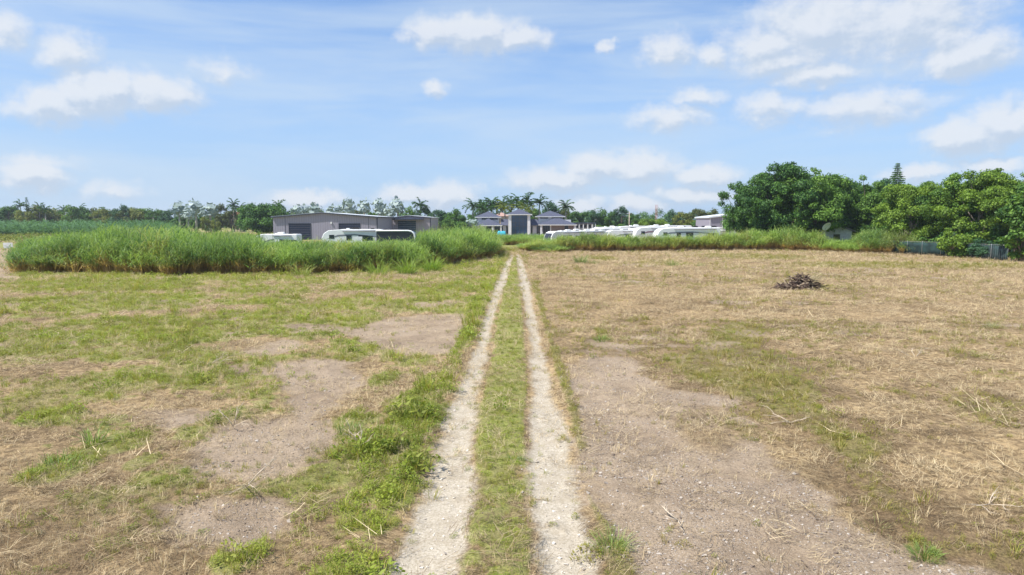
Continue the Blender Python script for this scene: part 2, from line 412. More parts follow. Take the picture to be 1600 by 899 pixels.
# ------------------------------------------------------------------ ground sheet
def build_ground():
    ys = list(np.linspace(-400, -40, 6)) + list(np.linspace(-30, 5.5, 10))
    y = 6.0
    while y < 130: ys.append(y); y *= 1.0052
    while y < 6000: ys.append(y); y *= 1.06
    ys = np.array(ys)
    s = np.linspace(-1, 1, 860); o = (np.linspace(0, 1, 14)[1:]) ** 2.2
    cols = len(s) + 2 * len(o)
    hw = .82 * np.maximum(ys, 6) + 2.5; hw = np.minimum(hw, 5000)
    core = s[None, :] * hw[:, None]
    right = hw[:, None] + (6500 - hw[:, None]) * o[None, :]
    Xg = np.concatenate([-right[:, ::-1], core, right], axis=1); Yg = np.repeat(ys[:, None], cols, 1)
    x = Xg.ravel(); yv = Yg.ravel()
    L = layout(x, yv); z = ground_z(x, yv, L)
    V = np.stack([x, yv, z], 1); nr = len(ys)
    i = np.arange(nr - 1)[:, None] * cols + np.arange(cols - 1)[None, :]
    Q = np.stack([i, i + 1, i + cols + 1, i + cols], -1).reshape(-1, 4)
    o = np_mesh('ground', V, Q, None, None, {k: L[k] for k in ('track', 'soil', 'green', 'olive', 'gravel', 'brown')}, smooth=True)
    o['kind'] = 'structure'
    return o

def ground_mat():
    m = bpy.data.materials.new('field_ground'); m.use_nodes = True; t = m.node_tree; b = t.nodes['Principled BSDF']
    b.inputs['Roughness'].default_value = .95; b.inputs['Specular IOR Level'].default_value = .1
    tcn = t.nodes.new('ShaderNodeTexCoord'); P = tcn.outputs['Object']
    def A(n):
        a = t.nodes.new('ShaderNodeAttribute'); a.attribute_name = n; return a.outputs['Fac']
    def fib(rot, sc, seed):
        mp = t.nodes.new('ShaderNodeMapping'); mp.inputs['Rotation'].default_value = (0, 0, R(rot)); mp.inputs['Scale'].default_value = (sc, sc * .09, 1)
        mp.inputs['Location'].default_value = (seed, seed * 2, 0)
        # warp so that the fibres are not parallel
        w = noise_n(t, P, .9, 2, .5, 'Color'); w = vmath(t, 'MULTIPLY', vmath(t, 'SUBTRACT', w, (.5, .5, .5)), (2.2, 2.2, 0))
        t.links.new(vmath(t, 'ADD', P, w), mp.inputs[0])
        return noise_n(t, mp.outputs[0], 1, 3, .6)
    f1 = fib(20, 34, 1); f2 = fib(-55, 30, 5); f3 = fib(85, 36, 9)
    fm = math_n(t, 'MAXIMUM', math_n(t, 'MAXIMUM', f1, f2), f3)
    big = noise_n(t, P, .35, 5, .6); mid = noise_n(t, P, 2.2, 5, .65); fine = noise_n(t, P, 22, 5, .7); vf = noise_n(t, P, 70, 3, .6)
    far = noise_n(t, P, .9, 6, .7)
    straw = mixc(t, sstep(t, fm, .50, .72), (.175, .12, .06), (.78, .59, .33))
    straw = mixc(t, sstep(t, mid, .35, .62), (.30, .215, .125), straw)
    straw = mixc(t, sstep(t, big, .38, .62, 0, .45), straw, (.62, .45, .245))
    straw = mixc(t, sstep(t, noise_n(t, P, 5.5, 5, .7), .40, .58, .62, 0), straw, (.09, .06, .035))
    brn = mixc(t, sstep(t, fine, .3, .7), (.085, .058, .034), (.27, .185, .10))
    straw = mixc(t, math_n(t, 'MULTIPLY', A('brown'), .92), straw, brn)
    soilc = mixc(t, sstep(t, fine, .3, .7), (.26, .195, .13), (.48, .375, .27))
    soilc = mixc(t, sstep(t, mid, .35, .65, 0, .55), soilc, (.37, .285, .205))
    soilc = mixc(t, sstep(t, big, .45, .6, 0, .35), soilc, (.19, .135, .09))
    vor = t.nodes.new('ShaderNodeTexVoronoi'); vor.inputs['Scale'].default_value = 26; t.links.new(P, vor.inputs['Vector'])
    chip = sstep(t, vor.outputs['Distance'], .22, .40, 1, 0)
    chipc = mixc(t, 1.0, vor.outputs['Color'], (.55, .55, .55), 'MULTIPLY')
    sepc = t.nodes.new('ShaderNodeSeparateColor'); t.links.new(vor.outputs['Color'], sepc.inputs[0])
    chipc = mixc(t, sepc.outputs[0], (.13, .10, .075), (.56, .48, .40))
    grav = mixc(t, math_n(t, 'MULTIPLY', chip, .9), soilc, chipc)
    rock = mixc(t, sstep(t, fine, .3, .68), (.31, .265, .195), (.54, .48, .39))
    rock = mixc(t, sstep(t, mid, .40, .68, 0, .6), rock, (.33, .275, .20))
    rock = mixc(t, math_n(t, 'MULTIPLY', chip, .28), rock, chipc)
    gg = mixc(t, sstep(t, fine, .3, .7), (.11, .13, .030), (.36, .39, .10))
    gg = mixc(t, sstep(t, mid, .4, .65, 0, .5), gg, (.30, .25, .13))
    oo = mixc(t, sstep(t, fine, .3, .7), (.12, .095, .04), (.30, .26, .10))
    c = mixc(t, A('soil'), straw, soilc)
    c = mixc(t, A('gravel'), c, grav)
    gcol = mixc(t, A('olive'), gg, oo)
    gf = math_n(t, 'ADD', A('green'), math_n(t, 'MULTIPLY', math_n(t, 'SUBTRACT', mid, .5), .9))
    c = mixc(t, sstep(t, gf, .25, .85, 0, .85), c, gcol)
    tf = math_n(t, 'ADD', A('track'), math_n(t, 'MULTIPLY', math_n(t, 'SUBTRACT', fine, .5), .5))
    c = mixc(t, sstep(t, tf, .2, .75), c, rock)
    t.links.new(c, b.inputs['Base Color'])
    h = math_n(t, 'ADD', math_n(t, 'MULTIPLY', fm, 1.0), math_n(t, 'MULTIPLY', fine, .8))
    h = math_n(t, 'ADD', h, math_n(t, 'MULTIPLY', vf, .35)); h = math_n(t, 'ADD', h, math_n(t, 'MULTIPLY', mid, 2.0))
    notr = math_n(t, 'MULTIPLY_ADD', A('track'), -.55, .95)
    bn = t.nodes.new('ShaderNodeBump'); bn.inputs['Distance'].default_value = .045
    t.links.new(notr, bn.inputs['Strength']); t.links.new(h, bn.inputs['Height']); t.links.new(bn.outputs[0], b.inputs['Normal'])
    return m
ground = build_ground(); ground.data.materials.append(ground_mat())

# ------------------------------------------------------------------ blades (numpy)
def blades(base, ang, lean, length, width, droop, segs=2):
    """strips: base (n,3), horizontal direction angle, lean from vertical (rad), length, width, droop (extra lean to the tip)"""
    n = len(base); pts = [base]; p = base.copy()
    hd = np.stack([np.cos(ang), np.sin(ang), np.zeros(n)], 1)
    for k in range(segs):
        th = lean + droop * (k / max(1, segs - 1) if segs > 1 else 0)
        p = p + (hd * np.sin(th)[:, None] + np.array([0, 0, 1.0])[None] * np.cos(th)[:, None]) * (length / segs)[:, None]
        pts.append(p)
    tw = ang + PI / 2 + rng.uniform(-.9, .9, n)
    sd = np.stack([np.cos(tw), np.sin(tw), np.zeros(n)], 1)
    V = []; 
    for k in range(segs):
        w = width * (1 - .35 * k / segs) * .5
        V += [pts[k] - sd * w[:, None], pts[k] + sd * w[:, None]]
    V.append(pts[-1]); m = 2 * segs + 1
    V = np.stack(V, 1).reshape(-1, 3); i0 = np.arange(n) * m
    Q = np.concatenate([np.stack([i0 + 2 * k, i0 + 2 * k + 1, i0 + 2 * k + 3, i0 + 2 * k + 2], 1) for k in range(segs - 1)]) if segs > 1 else np.zeros((0, 4), int)
    T = np.stack([i0 + 2 * segs - 2, i0 + 2 * segs - 1, i0 + 2 * segs], 1)
    return V, Q, T, m
class NB:
    def __init__(s): s.V = []; s.Q = []; s.T = []; s.tint = []; s.dry = []; s.n = 0
    def add(s, V, Q, T, tint, dry=None):
        s.V.append(V); s.Q.append(Q + s.n); s.T.append(T + s.n); s.n += len(V)
        s.tint.append(tint); s.dry.append(np.zeros(len(V)) if dry is None else dry); return s
    def build(s, name, material, parent=None, do_link=True, smooth=False):
        return np_mesh(name, np.concatenate(s.V), np.concatenate(s.Q), np.concatenate(s.T), material,
                       dict(tint=np.concatenate(s.tint), dry=np.concatenate(s.dry)), parent, do_link, smooth)
U = rng.uniform

# ------------------------------------------------------------------ scatter (geometry nodes, only for uncountable stuff)
def scatter(name, protos, P, rotz, scale, idx, itint, idry, tilt=None):
    n = len(P); me = bpy.data.meshes.new(name); me.vertices.add(n); me.vertices.foreach_set('co', P.astype(np.float32).ravel())
    rot = np.zeros((n, 3), np.float32); rot[:, 2] = rotz
    if tilt is not None: rot[:, 0] = tilt[:, 0]; rot[:, 1] = tilt[:, 1]
    sc = scale if scale.ndim == 2 else np.repeat(scale[:, None], 3, 1)
    for nm, typ, arr, key in (('rot', 'FLOAT_VECTOR', rot, 'vector'), ('scl', 'FLOAT_VECTOR', sc, 'vector'), ('pick', 'INT', idx, 'value'),
                              ('itint', 'FLOAT', itint, 'value'), ('idry', 'FLOAT', idry, 'value')):
        a = me.attributes.new(nm, typ, 'POINT'); a.data.foreach_set(key, np.asarray(arr, np.int32 if typ == 'INT' else np.float32).ravel())
    o = bpy.data.objects.new(name, me); C.objects.link(o)
    ng = bpy.data.node_groups.new('scatter_' + name, 'GeometryNodeTree')
    ng.interface.new_socket('Geometry', in_out='INPUT', socket_type='NodeSocketGeometry')
    ng.interface.new_socket('Geometry', in_out='OUTPUT', socket_type='NodeSocketGeometry')
    gi = ng.nodes.new('NodeGroupInput'); go = ng.nodes.new('NodeGroupOutput')
    jn = ng.nodes.new('GeometryNodeJoinGeometry')
    for p in protos:
        oi = ng.nodes.new('GeometryNodeObjectInfo'); oi.inputs['Object'].default_value = p; oi.inputs['As Instance'].default_value = True
        ng.links.new(oi.outputs['Geometry'], jn.inputs[0])
    ip = ng.nodes.new('GeometryNodeInstanceOnPoints'); ip.inputs['Pick Instance'].default_value = True
    def na(nm, typ):
        x = ng.nodes.new('GeometryNodeInputNamedAttribute'); x.data_type = typ; x.inputs['Name'].default_value = nm; return x.outputs['Attribute']
    ng.links.new(gi.outputs[0], ip.inputs['Points']); ng.links.new(jn.outputs[0], ip.inputs['Instance'])
    ng.links.new(na('pick', 'INT'), ip.inputs['Instance Index']); ng.links.new(na('rot', 'FLOAT_VECTOR'), ip.inputs['Rotation'])
    ng.links.new(na('scl', 'FLOAT_VECTOR'), ip.inputs['Scale'])
    ng.links.new(ip.outputs[0], go.inputs[0])
    md = o.modifiers.new('scatter', 'NODES'); md.node_group = ng
    o['kind'] = 'stuff'
    return o

# prototypes
M_GRASS = leaf_mat('field_grass_leaf', (.13, .175, .025), (.46, .48, .085), .35, dry=(.42, .32, .12), inst=True)
M_WEED = leaf_mat('weed_leaf', (.085, .14, .020), (.36, .43, .055), .35, dry=(.34, .25, .09), inst=True)
M_STRAW = leaf_mat('dry_straw', (.32, .225, .12), (.84, .69, .44), .12, dry=(.12, .08, .045), inst=True, rough=.7)
M_TALL = leaf_mat('cane_grass_leaf', (.030, .110, .040), (.40, .54, .14), .42, dry=(.55, .38, .18), inst=True)

def p_tuft(n, r, h, w, spread):
    b = NB(); a = U(0, 2 * PI, n); rr = np.sqrt(U(0, 1, n)) * r
    base = np.stack([np.cos(a) * rr, np.sin(a) * rr, np.full(n, -.02)], 1)
    V, Q, T, m = blades(base, a + U(-1, 1, n), U(.05, spread, n), U(.5, 1, n) * h, U(.6, 1.1, n) * w, U(.2, .9, n), 2)
    return b.add(V, Q, T, np.repeat(U(0, 1, n), m), np.repeat((U(0, 1, n) < .18) * .8, m)).build('grass_tuft', M_GRASS, do_link=False)
def p_weed(n, r, h, s):
    """leafy low weed: small leaf quads at all heights on thin stems"""
    b = NB(); a = U(0, 2 * PI, n); rr = np.sqrt(U(0, 1, n)) * r; zz = U(.1, 1, n) * h * (1 - .5 * (rr / r) ** 2)
    c = np.stack([np.cos(a) * rr, np.sin(a) * rr, zz], 1)
    V, Q, T, m = blades(c, U(0, 2 * PI, n), U(.5, 1.5, n), U(.6, 1.2, n) * s, U(.35, .6, n) * s, U(.1, .6, n), 2)
    b.add(V, Q, T, np.repeat(U(0, 1, n), m))
    k = n // 4; a = U(0, 2 * PI, k); rr = np.sqrt(U(0, 1, k)) * r * .6
    V, Q, T, m = blades(np.stack([np.cos(a) * rr, np.sin(a) * rr, np.zeros(k)], 1), a, U(.05, .5, k), U(.6, 1, k) * h, np.full(k, .006), U(0, .3, k), 2)
    b.add(V, Q, T, np.repeat(U(0, .4, k), m), np.repeat(U(0, .5, k), m))
    return b.build('weed_clump', M_WEED, do_link=False)
def p_litter(n, r, lmin, lmax, w, main=None):
    """straws lying flat, criss-cross"""
    b = NB(); a = U(0, 2 * PI, n); rr = np.sqrt(U(0, 1, n)) * r
    ang = U(0, 2 * PI, n) if main is None else rng.normal(main, .5, n)
    base = np.stack([np.cos(a) * rr, np.sin(a) * rr, U(.0, .07, n)], 1)
    V, Q, T, m = blades(base, ang, U(1.15, 1.62, n), U(lmin, lmax, n), U(.5, 1.2, n) * w, U(-.1, .15, n), 3)
    return b.add(V, Q, T, np.repeat(U(0, 1, n) ** 1.3, m), np.repeat((U(0, 1, n) < .35) * .9, m)).build('straw_mat', M_STRAW, do_link=False)
def p_stubble(n, r, h, w):
    b = NB(); a = U(0, 2 * PI, n); rr = np.sqrt(U(0, 1, n)) * r
    base = np.stack([np.cos(a) * rr, np.sin(a) * rr, np.full(n, -.02)], 1)
    V, Q, T, m = blades(base, U(0, 2 * PI, n), U(.05, .9, n), U(.3, 1, n) * h, U(.6, 1.1, n) * w, U(-.1, .4, n), 2)
    return b.add(V, Q, T, np.repeat(U(.2, 1, n), m)).build('stubble_tuft', M_STRAW, do_link=False)
def p_stone(s):
    """angular chip"""
    v = []
    for sx in (-1, 1):
        for sy in (-1, 1):
            for sz in (-1, 1): v.append((sx * U(.3, 1) * s, sy * U(.25, .8) * s, sz * U(.12, .4) * s))
    return mesh_obj('stone_chip', v, [(0, 1, 3, 2), (4, 6, 7, 5), (0, 4, 5, 1), (2, 3, 7, 6), (0, 2, 6, 4), (1, 5, 7, 3)], M_STONE, do_link=False)
M_STONE = leaf_mat('limestone_chip', (.20, .155, .12), (.78, .72, .64), 0.0, inst=True, rough=.9)

BANDS = [(8, 14), (14, 22), (22, 35), (35, 55), (55, 85), (85, 122)]
def cand(dens):
    X = []; Y = []; B = []
    for k, ((a, b), dn) in enumerate(zip(BANDS, dens)):
        n = int(.84 * (b * b - a * a) * dn + 3 * (b - a) * dn); y = np.sqrt(U(a * a, b * b, n)); x = U(-1, 1, n) * (.82 * y + 1.5)
        X.append(x); Y.append(y); B.append(np.full(n, k))
    return np.concatenate(X), np.concatenate(Y), np.concatenate(B)
def put(x, y, L): return np.stack([x, y, ground_z(x, y, L)], 1)
def pickL(L, m): return {k: v[m] for k, v in L.items()}

# tall stands: outlines in plan (used to keep low scatter out and to fill with cane grass)
STAND_L = [G(18, 427), G(120, 428), G(260, 431), G(420, 428), G(560, 426), G(640, 421), G(690, 415), G(740, 407), G(772, 404), G(776, 398)] + [(-3.2, 122), (-6, 128), (-30, 104), (XD(150, 96), 96), (XD(70, 88), 88), (XD(30, 76), 76)]
BAND_R = [G(818, 393), G(860, 393), G(1000, 393), G(1180, 391), (44, 121), (30, 118), (10, 118), (3, 120)]
BAND_R2 = [G(1165, 391), G(1165, 387), (50, 121), (66, 119), (68, 108), G(1425, 398), G(1340, 396), G(1260, 392), G(1220, 391)]

def grass_field():
    # green tufts and weeds
    x, y, b = cand((105, 80, 48, 26, 12, 7.0)); L = layout(x, y)
    p = L['green'] * (.35 + .65 * ss(fbm(x, y, 3.0, 3, 71), -.12, .1))
    keep = (U(0, 1, len(x)) < p) & (poly_sd(x, y, STAND_L) < .2)
    x, y, b = x[keep], y[keep], b[keep]; L = pickL(L, keep)
    sc = np.array([.72, .8, .95, 1.15, 1.6, 2.2])[b] * U(.6, 1.25, len(x)) * (.75 + .65 * L['verge'] + .25 * (L['green'] > .8)) * (1 - .35 * L['med']) * (1 + .9 * np.clip(fbm(x, y, 1.6, 2, 73), -.3, .5)) * np.where(U(0, 1, len(x)) < .035 * (1 - L['med']), 2.3, 1)
    patch = fbm(x, y, .5, 3, 77)
    it = np.clip(.38 + patch * 1.4 + U(-.25, .25, len(x)) + .3 * L['left'] * ss(y, 18, 40) - .0 * L['verge'] + .12 * L['med'] + .22 * L['left'] * ss(L['green'], .85, .98), 0, 1)
    dr = np.clip(L['olive'] * .42 + U(-.35, .38, len(x)) + .35 * (fbm(x, y, .8, 3, 79)) + .05, 0, 1)
    dr = dr * (1 - .8 * np.maximum(L['med'], L['verge'] * .7))
    isw = U(0, 1, len(x)) < np.where(L['verge'] + L['left'] > .5, .5, .3) * (1 - .4 * L['med'])
    gp = [p_tuft(22, .09, .20, .009, .8), p_tuft(18, .07, .27, .010, .6), p_tuft(26, .13, .14, .008, 1.1), p_tuft(14, .05, .34, .011, .5)]
    wp = [p_weed(46, .13, .17, .045), p_weed(38, .10, .22, .04), p_weed(54, .17, .12, .04)]
    for nm, mk, pr, lab, cat in (('grass', ~isw, gp, 'short green and yellowing grass growing over the mown field and between the wheel ruts', 'grass'),
                                 ('weeds', isw, wp, 'low leafy green weeds spread through the field and along the track', 'weeds')):
        n = mk.sum()
        o = scatter(nm, pr, put(x[mk], y[mk], pickL(L, mk)), U(0, 2 * PI, n), sc[mk], rng.integers(0, len(pr), n), it[mk], dr[mk]); tag(o, lab, cat)
    # straw
    x, y, b = cand((26, 22, 15, 9.5, 4.6, 2.3)); L = layout(x, y)
    p = L['straw'] * (.25 + .75 * ss(fbm(x, y, .9, 3, 81), -.18, .12)) * (1 - .35 * L['brown']); p = np.maximum(p, L['soil'] * .05)
    keep = (U(0, 1, len(x)) < p) & (poly_sd(x, y, STAND_L) < .2); x, y, b = x[keep], y[keep], b[keep]; L = pickL(L, keep)
    sp = [p_litter(34, .30, .06, .28, .006), p_litter(26, .34, .08, .42, .008, .3), p_litter(22, .30, .10, .5, .010), p_litter(30, .32, .06, .3, .007, 1.2)]
    n = len(x); sc = np.array([.8, .85, 1, 1.25, 1.7, 2.4])[b] * U(.7, 1.2, n)
    it = np.clip(.44 + fbm(x, y, .6, 3, 85) * 1.8 + .25 * ss(x, 6, 20) + U(-.2, .25, n) - .25 * (1 - ss(y, 12, 20)) * L['left'], 0, 1)
    o = scatter('straw_litter', sp, put(x, y, L) + [0, 0, .01], U(0, 2 * PI, n), sc, rng.integers(0, 4, n), it, np.clip(U(-.5, .3, n) + 2.2 * fbm(x, y, 1.1, 3, 87) + .6 * L['brown'], 0, .95), tilt=np.stack([U(-.12, .12, n), U(-.12, .12, n)], 1))
    tag(o, 'dry cut straw lying matted over the mown field', 'straw')
    # stubble
    x, y, b = cand((16, 14, 11, 8, 4.0, 2.0)); L = layout(x, y)
    p = L['straw'] * ss(fbm(x, y, .35, 3, 91), -.12, .12) * (1.0 * L['left'] + .6)
    keep = (U(0, 1, len(x)) < p) & (poly_sd(x, y, STAND_L) < .2); x, y, b = x[keep], y[keep], b[keep]; L = pickL(L, keep); n = len(x)
    sp = [p_stubble(14, .12, .28, .007), p_stubble(9, .07, .38, .009), p_stubble(18, .16, .2, .006)]
    o = scatter('stubble', sp, put(x, y, L), U(0, 2 * PI, n), np.array([.75, .85, 1, 1.1, 1.5, 2.0])[b] * U(.6, 1.25, n), rng.integers(0, 3, n), U(.35, 1.1, n), np.clip(U(-.6, .2, n), 0, 1))
    tag(o, 'pale upright stubble of cut grass standing in the field', 'stubble')
    # long pale dead cane leaves, mostly on the right
    x, y, b = cand((1.0, 1.0, .7, .5, .2, .08)); L = layout(x, y)
    p = L['straw'] * (.25 + .9 * ss(x, 3, 12)) * ss(fbm(x, y, .25, 3, 95), -.1, .15)
    keep = U(0, 1, len(x)) < p; x, y, b = x[keep], y[keep], b[keep]; L = pickL(L, keep); n = len(x)
    sp = [p_litter(8, .35, .4, .95, .016, .2), p_litter(6, .3, .5, 1.1, .018), p_litter(11, .4, .3, .8, .013)]
    o = scatter('cane_trash', sp, put(x, y, L) + [0, 0, .03], U(0, 2 * PI, n), U(.6, 1.2, n), rng.integers(0, 3, n), U(.4, 1, n), np.zeros(n), tilt=np.stack([U(-.2, .2, n), U(-.2, .2, n)], 1))
    tag(o, 'long pale dead cane leaves strewn over the field', 'dead leaves')
    # gravel
    x, y, b = cand((170, 90, 24, 0, 0, 0)); L = layout(x, y)
    p = np.clip(L['gravel'] * .85 + L['track'] * .32 + .15 * L['soil'], 0, 1) * (1 - .7 * L['green'])
    keep = U(0, 1, len(x)) < p; x, y, b = x[keep], y[keep], b[keep]; L = pickL(L, keep); n = len(x)
    sp = [p_stone(.016) for _ in range(5)]
    s = np.clip(np.exp(rng.normal(-.1, .45, n)), .4, 3.0)
    o = scatter('gravel', sp, put(x, y, L) + [0, 0, .004], U(0, 2 * PI, n), s, rng.integers(0, 5, n), np.clip(U(-.3, 1, n) + .8 * L['track'], 0, 1.6), np.zeros(n), tilt=np.stack([U(-.5, .5, n), U(-.5, .5, n)], 1))
    tag(o, 'grey and white limestone chips scattered over the ruts and bare soil', 'gravel')
grass_field()

# ------------------------------------------------------------------ tall cane grass stands
def p_cane(ns, r, h, leaf_len, lean=.25):
    b = NB(); a = U(0, 2 * PI, ns); rr = np.sqrt(U(0, 1, ns)) * r
    base = np.stack([np.cos(a) * rr, np.sin(a) * rr, np.zeros(ns)], 1)
    H = U(.55, 1, ns) * h; le = U(.02, lean, ns); sa = a + U(-.6, .6, ns)
    V, Q, T, m = blades(base, sa, le, H, np.full(ns, .030), U(0, .12, ns), 3)
    zz = V[:, 2] / h
    b.add(V, Q, T, np.repeat(U(.2, .8, ns), m), np.clip(1.75 - zz * 2.0, 0, 1))
    for k in range(8):
        f = .26 + .74 * (k + U(0, 1, ns)) / 8.0
        o = base + np.stack([np.cos(sa), np.sin(sa), np.zeros(ns)], 1) * (np.sin(le) * H * f)[:, None]; o[:, 2] = H * f * np.cos(le)
        la = U(0, 2 * PI, ns)
        V, Q, T, m = blades(o, la, U(.25, .75, ns), leaf_len * U(.6, 1.2, ns), U(.035, .065, ns), U(.4, 1.5, ns) * (.55 + .45 * f), 4)
        dd = np.clip((.60 - f) * 3.4 + U(-.3, .25, ns), 0, 1)
        b.add(V, Q, T, np.repeat(U(0, 1, ns), m), np.repeat(dd, m))
    return b.build('cane_clump', M_TALL, do_link=False)
CANE = [p_cane(26, .40, 3.4, 1.0, .30), p_cane(20, .34, 3.1, .9, .45), p_cane(30, .5, 3.7, 1.1, .3), p_cane(16, .28, 3.4, .8, .6)]
def stand(name, poly, step, hfun, label, tint0, dry0=.0, tvar=.35):
    xs = [p[0] for p in poly]; ys = [p[1] for p in poly]
    n = int((max(xs) - min(xs)) * (max(ys) - min(ys)) / (step * step))
    x = U(min(xs), max(xs), n); y = U(min(ys), max(ys), n)
    sd = poly_sd(x, y, poly) + fbm(x, y, .5, 3, 41) * 2.4
    k = (sd > .1) & ((fbm(x, y, 1.1, 2, 45) > -.17) | (sd > 3)); x, y, sd = x[k], y[k], sd[k]; n = len(x)
    h = hfun(x, y) * (.84 + .70 * (fbm(x, y, .6, 3, 43) + .08)) * (.66 + .34 * ss(sd, 0, 1.5)) * U(.80, 1.10, n)
    sc = np.stack([np.full(n, 1.0) * U(.85, 1.2, n), np.full(n, 1.0) * U(.85, 1.2, n), h / 3.4], 1)
    it = np.clip(tint0 + fbm(x, y, .30, 3, 47) * 2.4 + U(-.2, .2, n), 0, 1)
    dr = np.clip(dry0 + fbm(x, y, .5, 3, 49) * .8 + U(-.15, .1, n), 0, .6)
    o = scatter(name, CANE, np.stack([x, y, ground_z(x, y) * 0], 1), U(0, 2 * PI, n), sc, rng.integers(0, 4, n), it, dr)
    return tag(o, label, 'tall grass')
def hL(x, y):
    px = x / y * F + 800 
    h = np.interp(px, [0, 60, 140, 210, 260, 330, 420, 480, 560, 640, 700, 770], [3.1, 3.4, 3.6, 4.1, 3.8, 3.5, 3.3, 3.0, 3.1, 3.2, 3.7, 3.9])
    back = ss(y, 72, 84); h = h * (1 - .1 * back)
    rvgap = (px > 400) & (px < 660); return np.where(rvgap, np.minimum(h, CAM_H - 2.15 * y / 66), h)
stand('tall_grass', STAND_L, .62, hL, 'tall green cane grass standing in a dense bank left of the track', .36)
def hR(x, y):
    px = x / y * F + 800
    return np.interp(px, [815, 850, 885, 905, 912, 940, 1000, 1100, 1140, 1200], [1.6, 1.9, 2.5, 2.7, 3.5, 2.7, 2.7, 2.8, 3.1, 3.5])
stand('tall_grass', BAND_R, .62, hR, 'lower yellow-green cane grass in a band in front of the parked campers', .85, .12)
stand('tall_grass', BAND_R2, .70, lambda x, y: np.interp(x / y * F + 800, [1150, 1200, 1275, 1290, 1335, 1350, 1420], [3.0, 3.6, 3.7, 2.0, 1.9, 3.4, 3.0]), 'tall grey-green cane grass below the big trees on the right', .55, .02)
END = [G(768, 383), G(865, 384.5), G(868, 380), G(765, 379)]
stand('tall_grass', END, .7, lambda x, y: np.full(x.shape, 1.9), 'low green grass bank closing the far end of the track before the mansion', .5)
LOW = [G(812, 386), G(890, 393.5), G(860, 396), G(815, 391)]
stand('tall_grass', LOW, .7, lambda x, y: np.full(x.shape, 1.2), 'knee-high green grass clump where the track ends', .4)

# ------------------------------------------------------------------ trees
def leaves_cloud(centres, radii, per, size, flat=.65, shell=.55, seed=0, tvar=.25, gloss=None):
    r = np.random.default_rng(seed); Vs = []; tint = []
    for c, R_ in zip(centres, radii):
        n = max(8, int(per * R_ * R_)); d = r.normal(size=(n, 3)); d /= np.linalg.norm(d, axis=1)[:, None]
        rad = R_ * (shell + (1 - shell) * r.uniform(0, 1, n) ** .6) * (1 + .18 * r.normal(size=n))
        p = c + d * rad[:, None] * np.array([1, 1, flat])
        nrm = d * np.array([.7, .7, .5]) + np.array([0, 0, .55]) + r.normal(size=(n, 3)) * .45
        nrm /= np.linalg.norm(nrm, axis=1)[:, None]
        a = np.cross(nrm, r.normal(size=(n, 3))); a /= np.linalg.norm(a, axis=1)[:, None] + 1e-9
        bb = np.cross(nrm, a); s = size * r.uniform(.6, 1.3, n)[:, None]
        quad = np.stack([p - a * s * .62, p + bb * s * .34 + nrm * s * .1, p + a * s * .62, p - bb * s * .34 + nrm * s * .1], 1)
        Vs.append(quad.reshape(-1, 3)); tint.append(np.repeat(np.clip(r.uniform(.2, .75) + tvar * r.normal(size=n), 0, 1), 4))
    V = np.concatenate(Vs); n = len(V) // 4
    return V, (np.arange(n) * 4)[:, None] + np.arange(4)[None], np.concatenate(tint)

M_BARK = mat('bark', (.21, .165, .125), .95, var=.5, vscale=2, bump=.6, bscale=9)
M_PALE_BARK = mat('pale_bark', (.36, .31, .25), .95, var=.35, vscale=2, bump=.4)
M_LEAF = dict(
    dark=leaf_mat('dark_leaf', (.020, .070, .020), (.135, .270, .050), .28),
    mid=leaf_mat('mid_green_leaf', (.034, .095, .020), (.190, .330, .055), .30),
    bright=leaf_mat('bright_leaf', (.070, .140, .018), (.270, .400, .055), .32),
    olive=leaf_mat('olive_leaf', (.060, .080, .022), (.165, .200, .060), .28),
    yellow=leaf_mat('yellow_green_leaf', (.090, .120, .022), (.270, .300, .065), .3),
    blue=leaf_mat('blue_green_leaf', (.018, .060, .032), (.090, .190, .085), .25),
    grey=leaf_mat('silvery_leaf', (.11, .14, .12), (.33, .38, .34), .2))

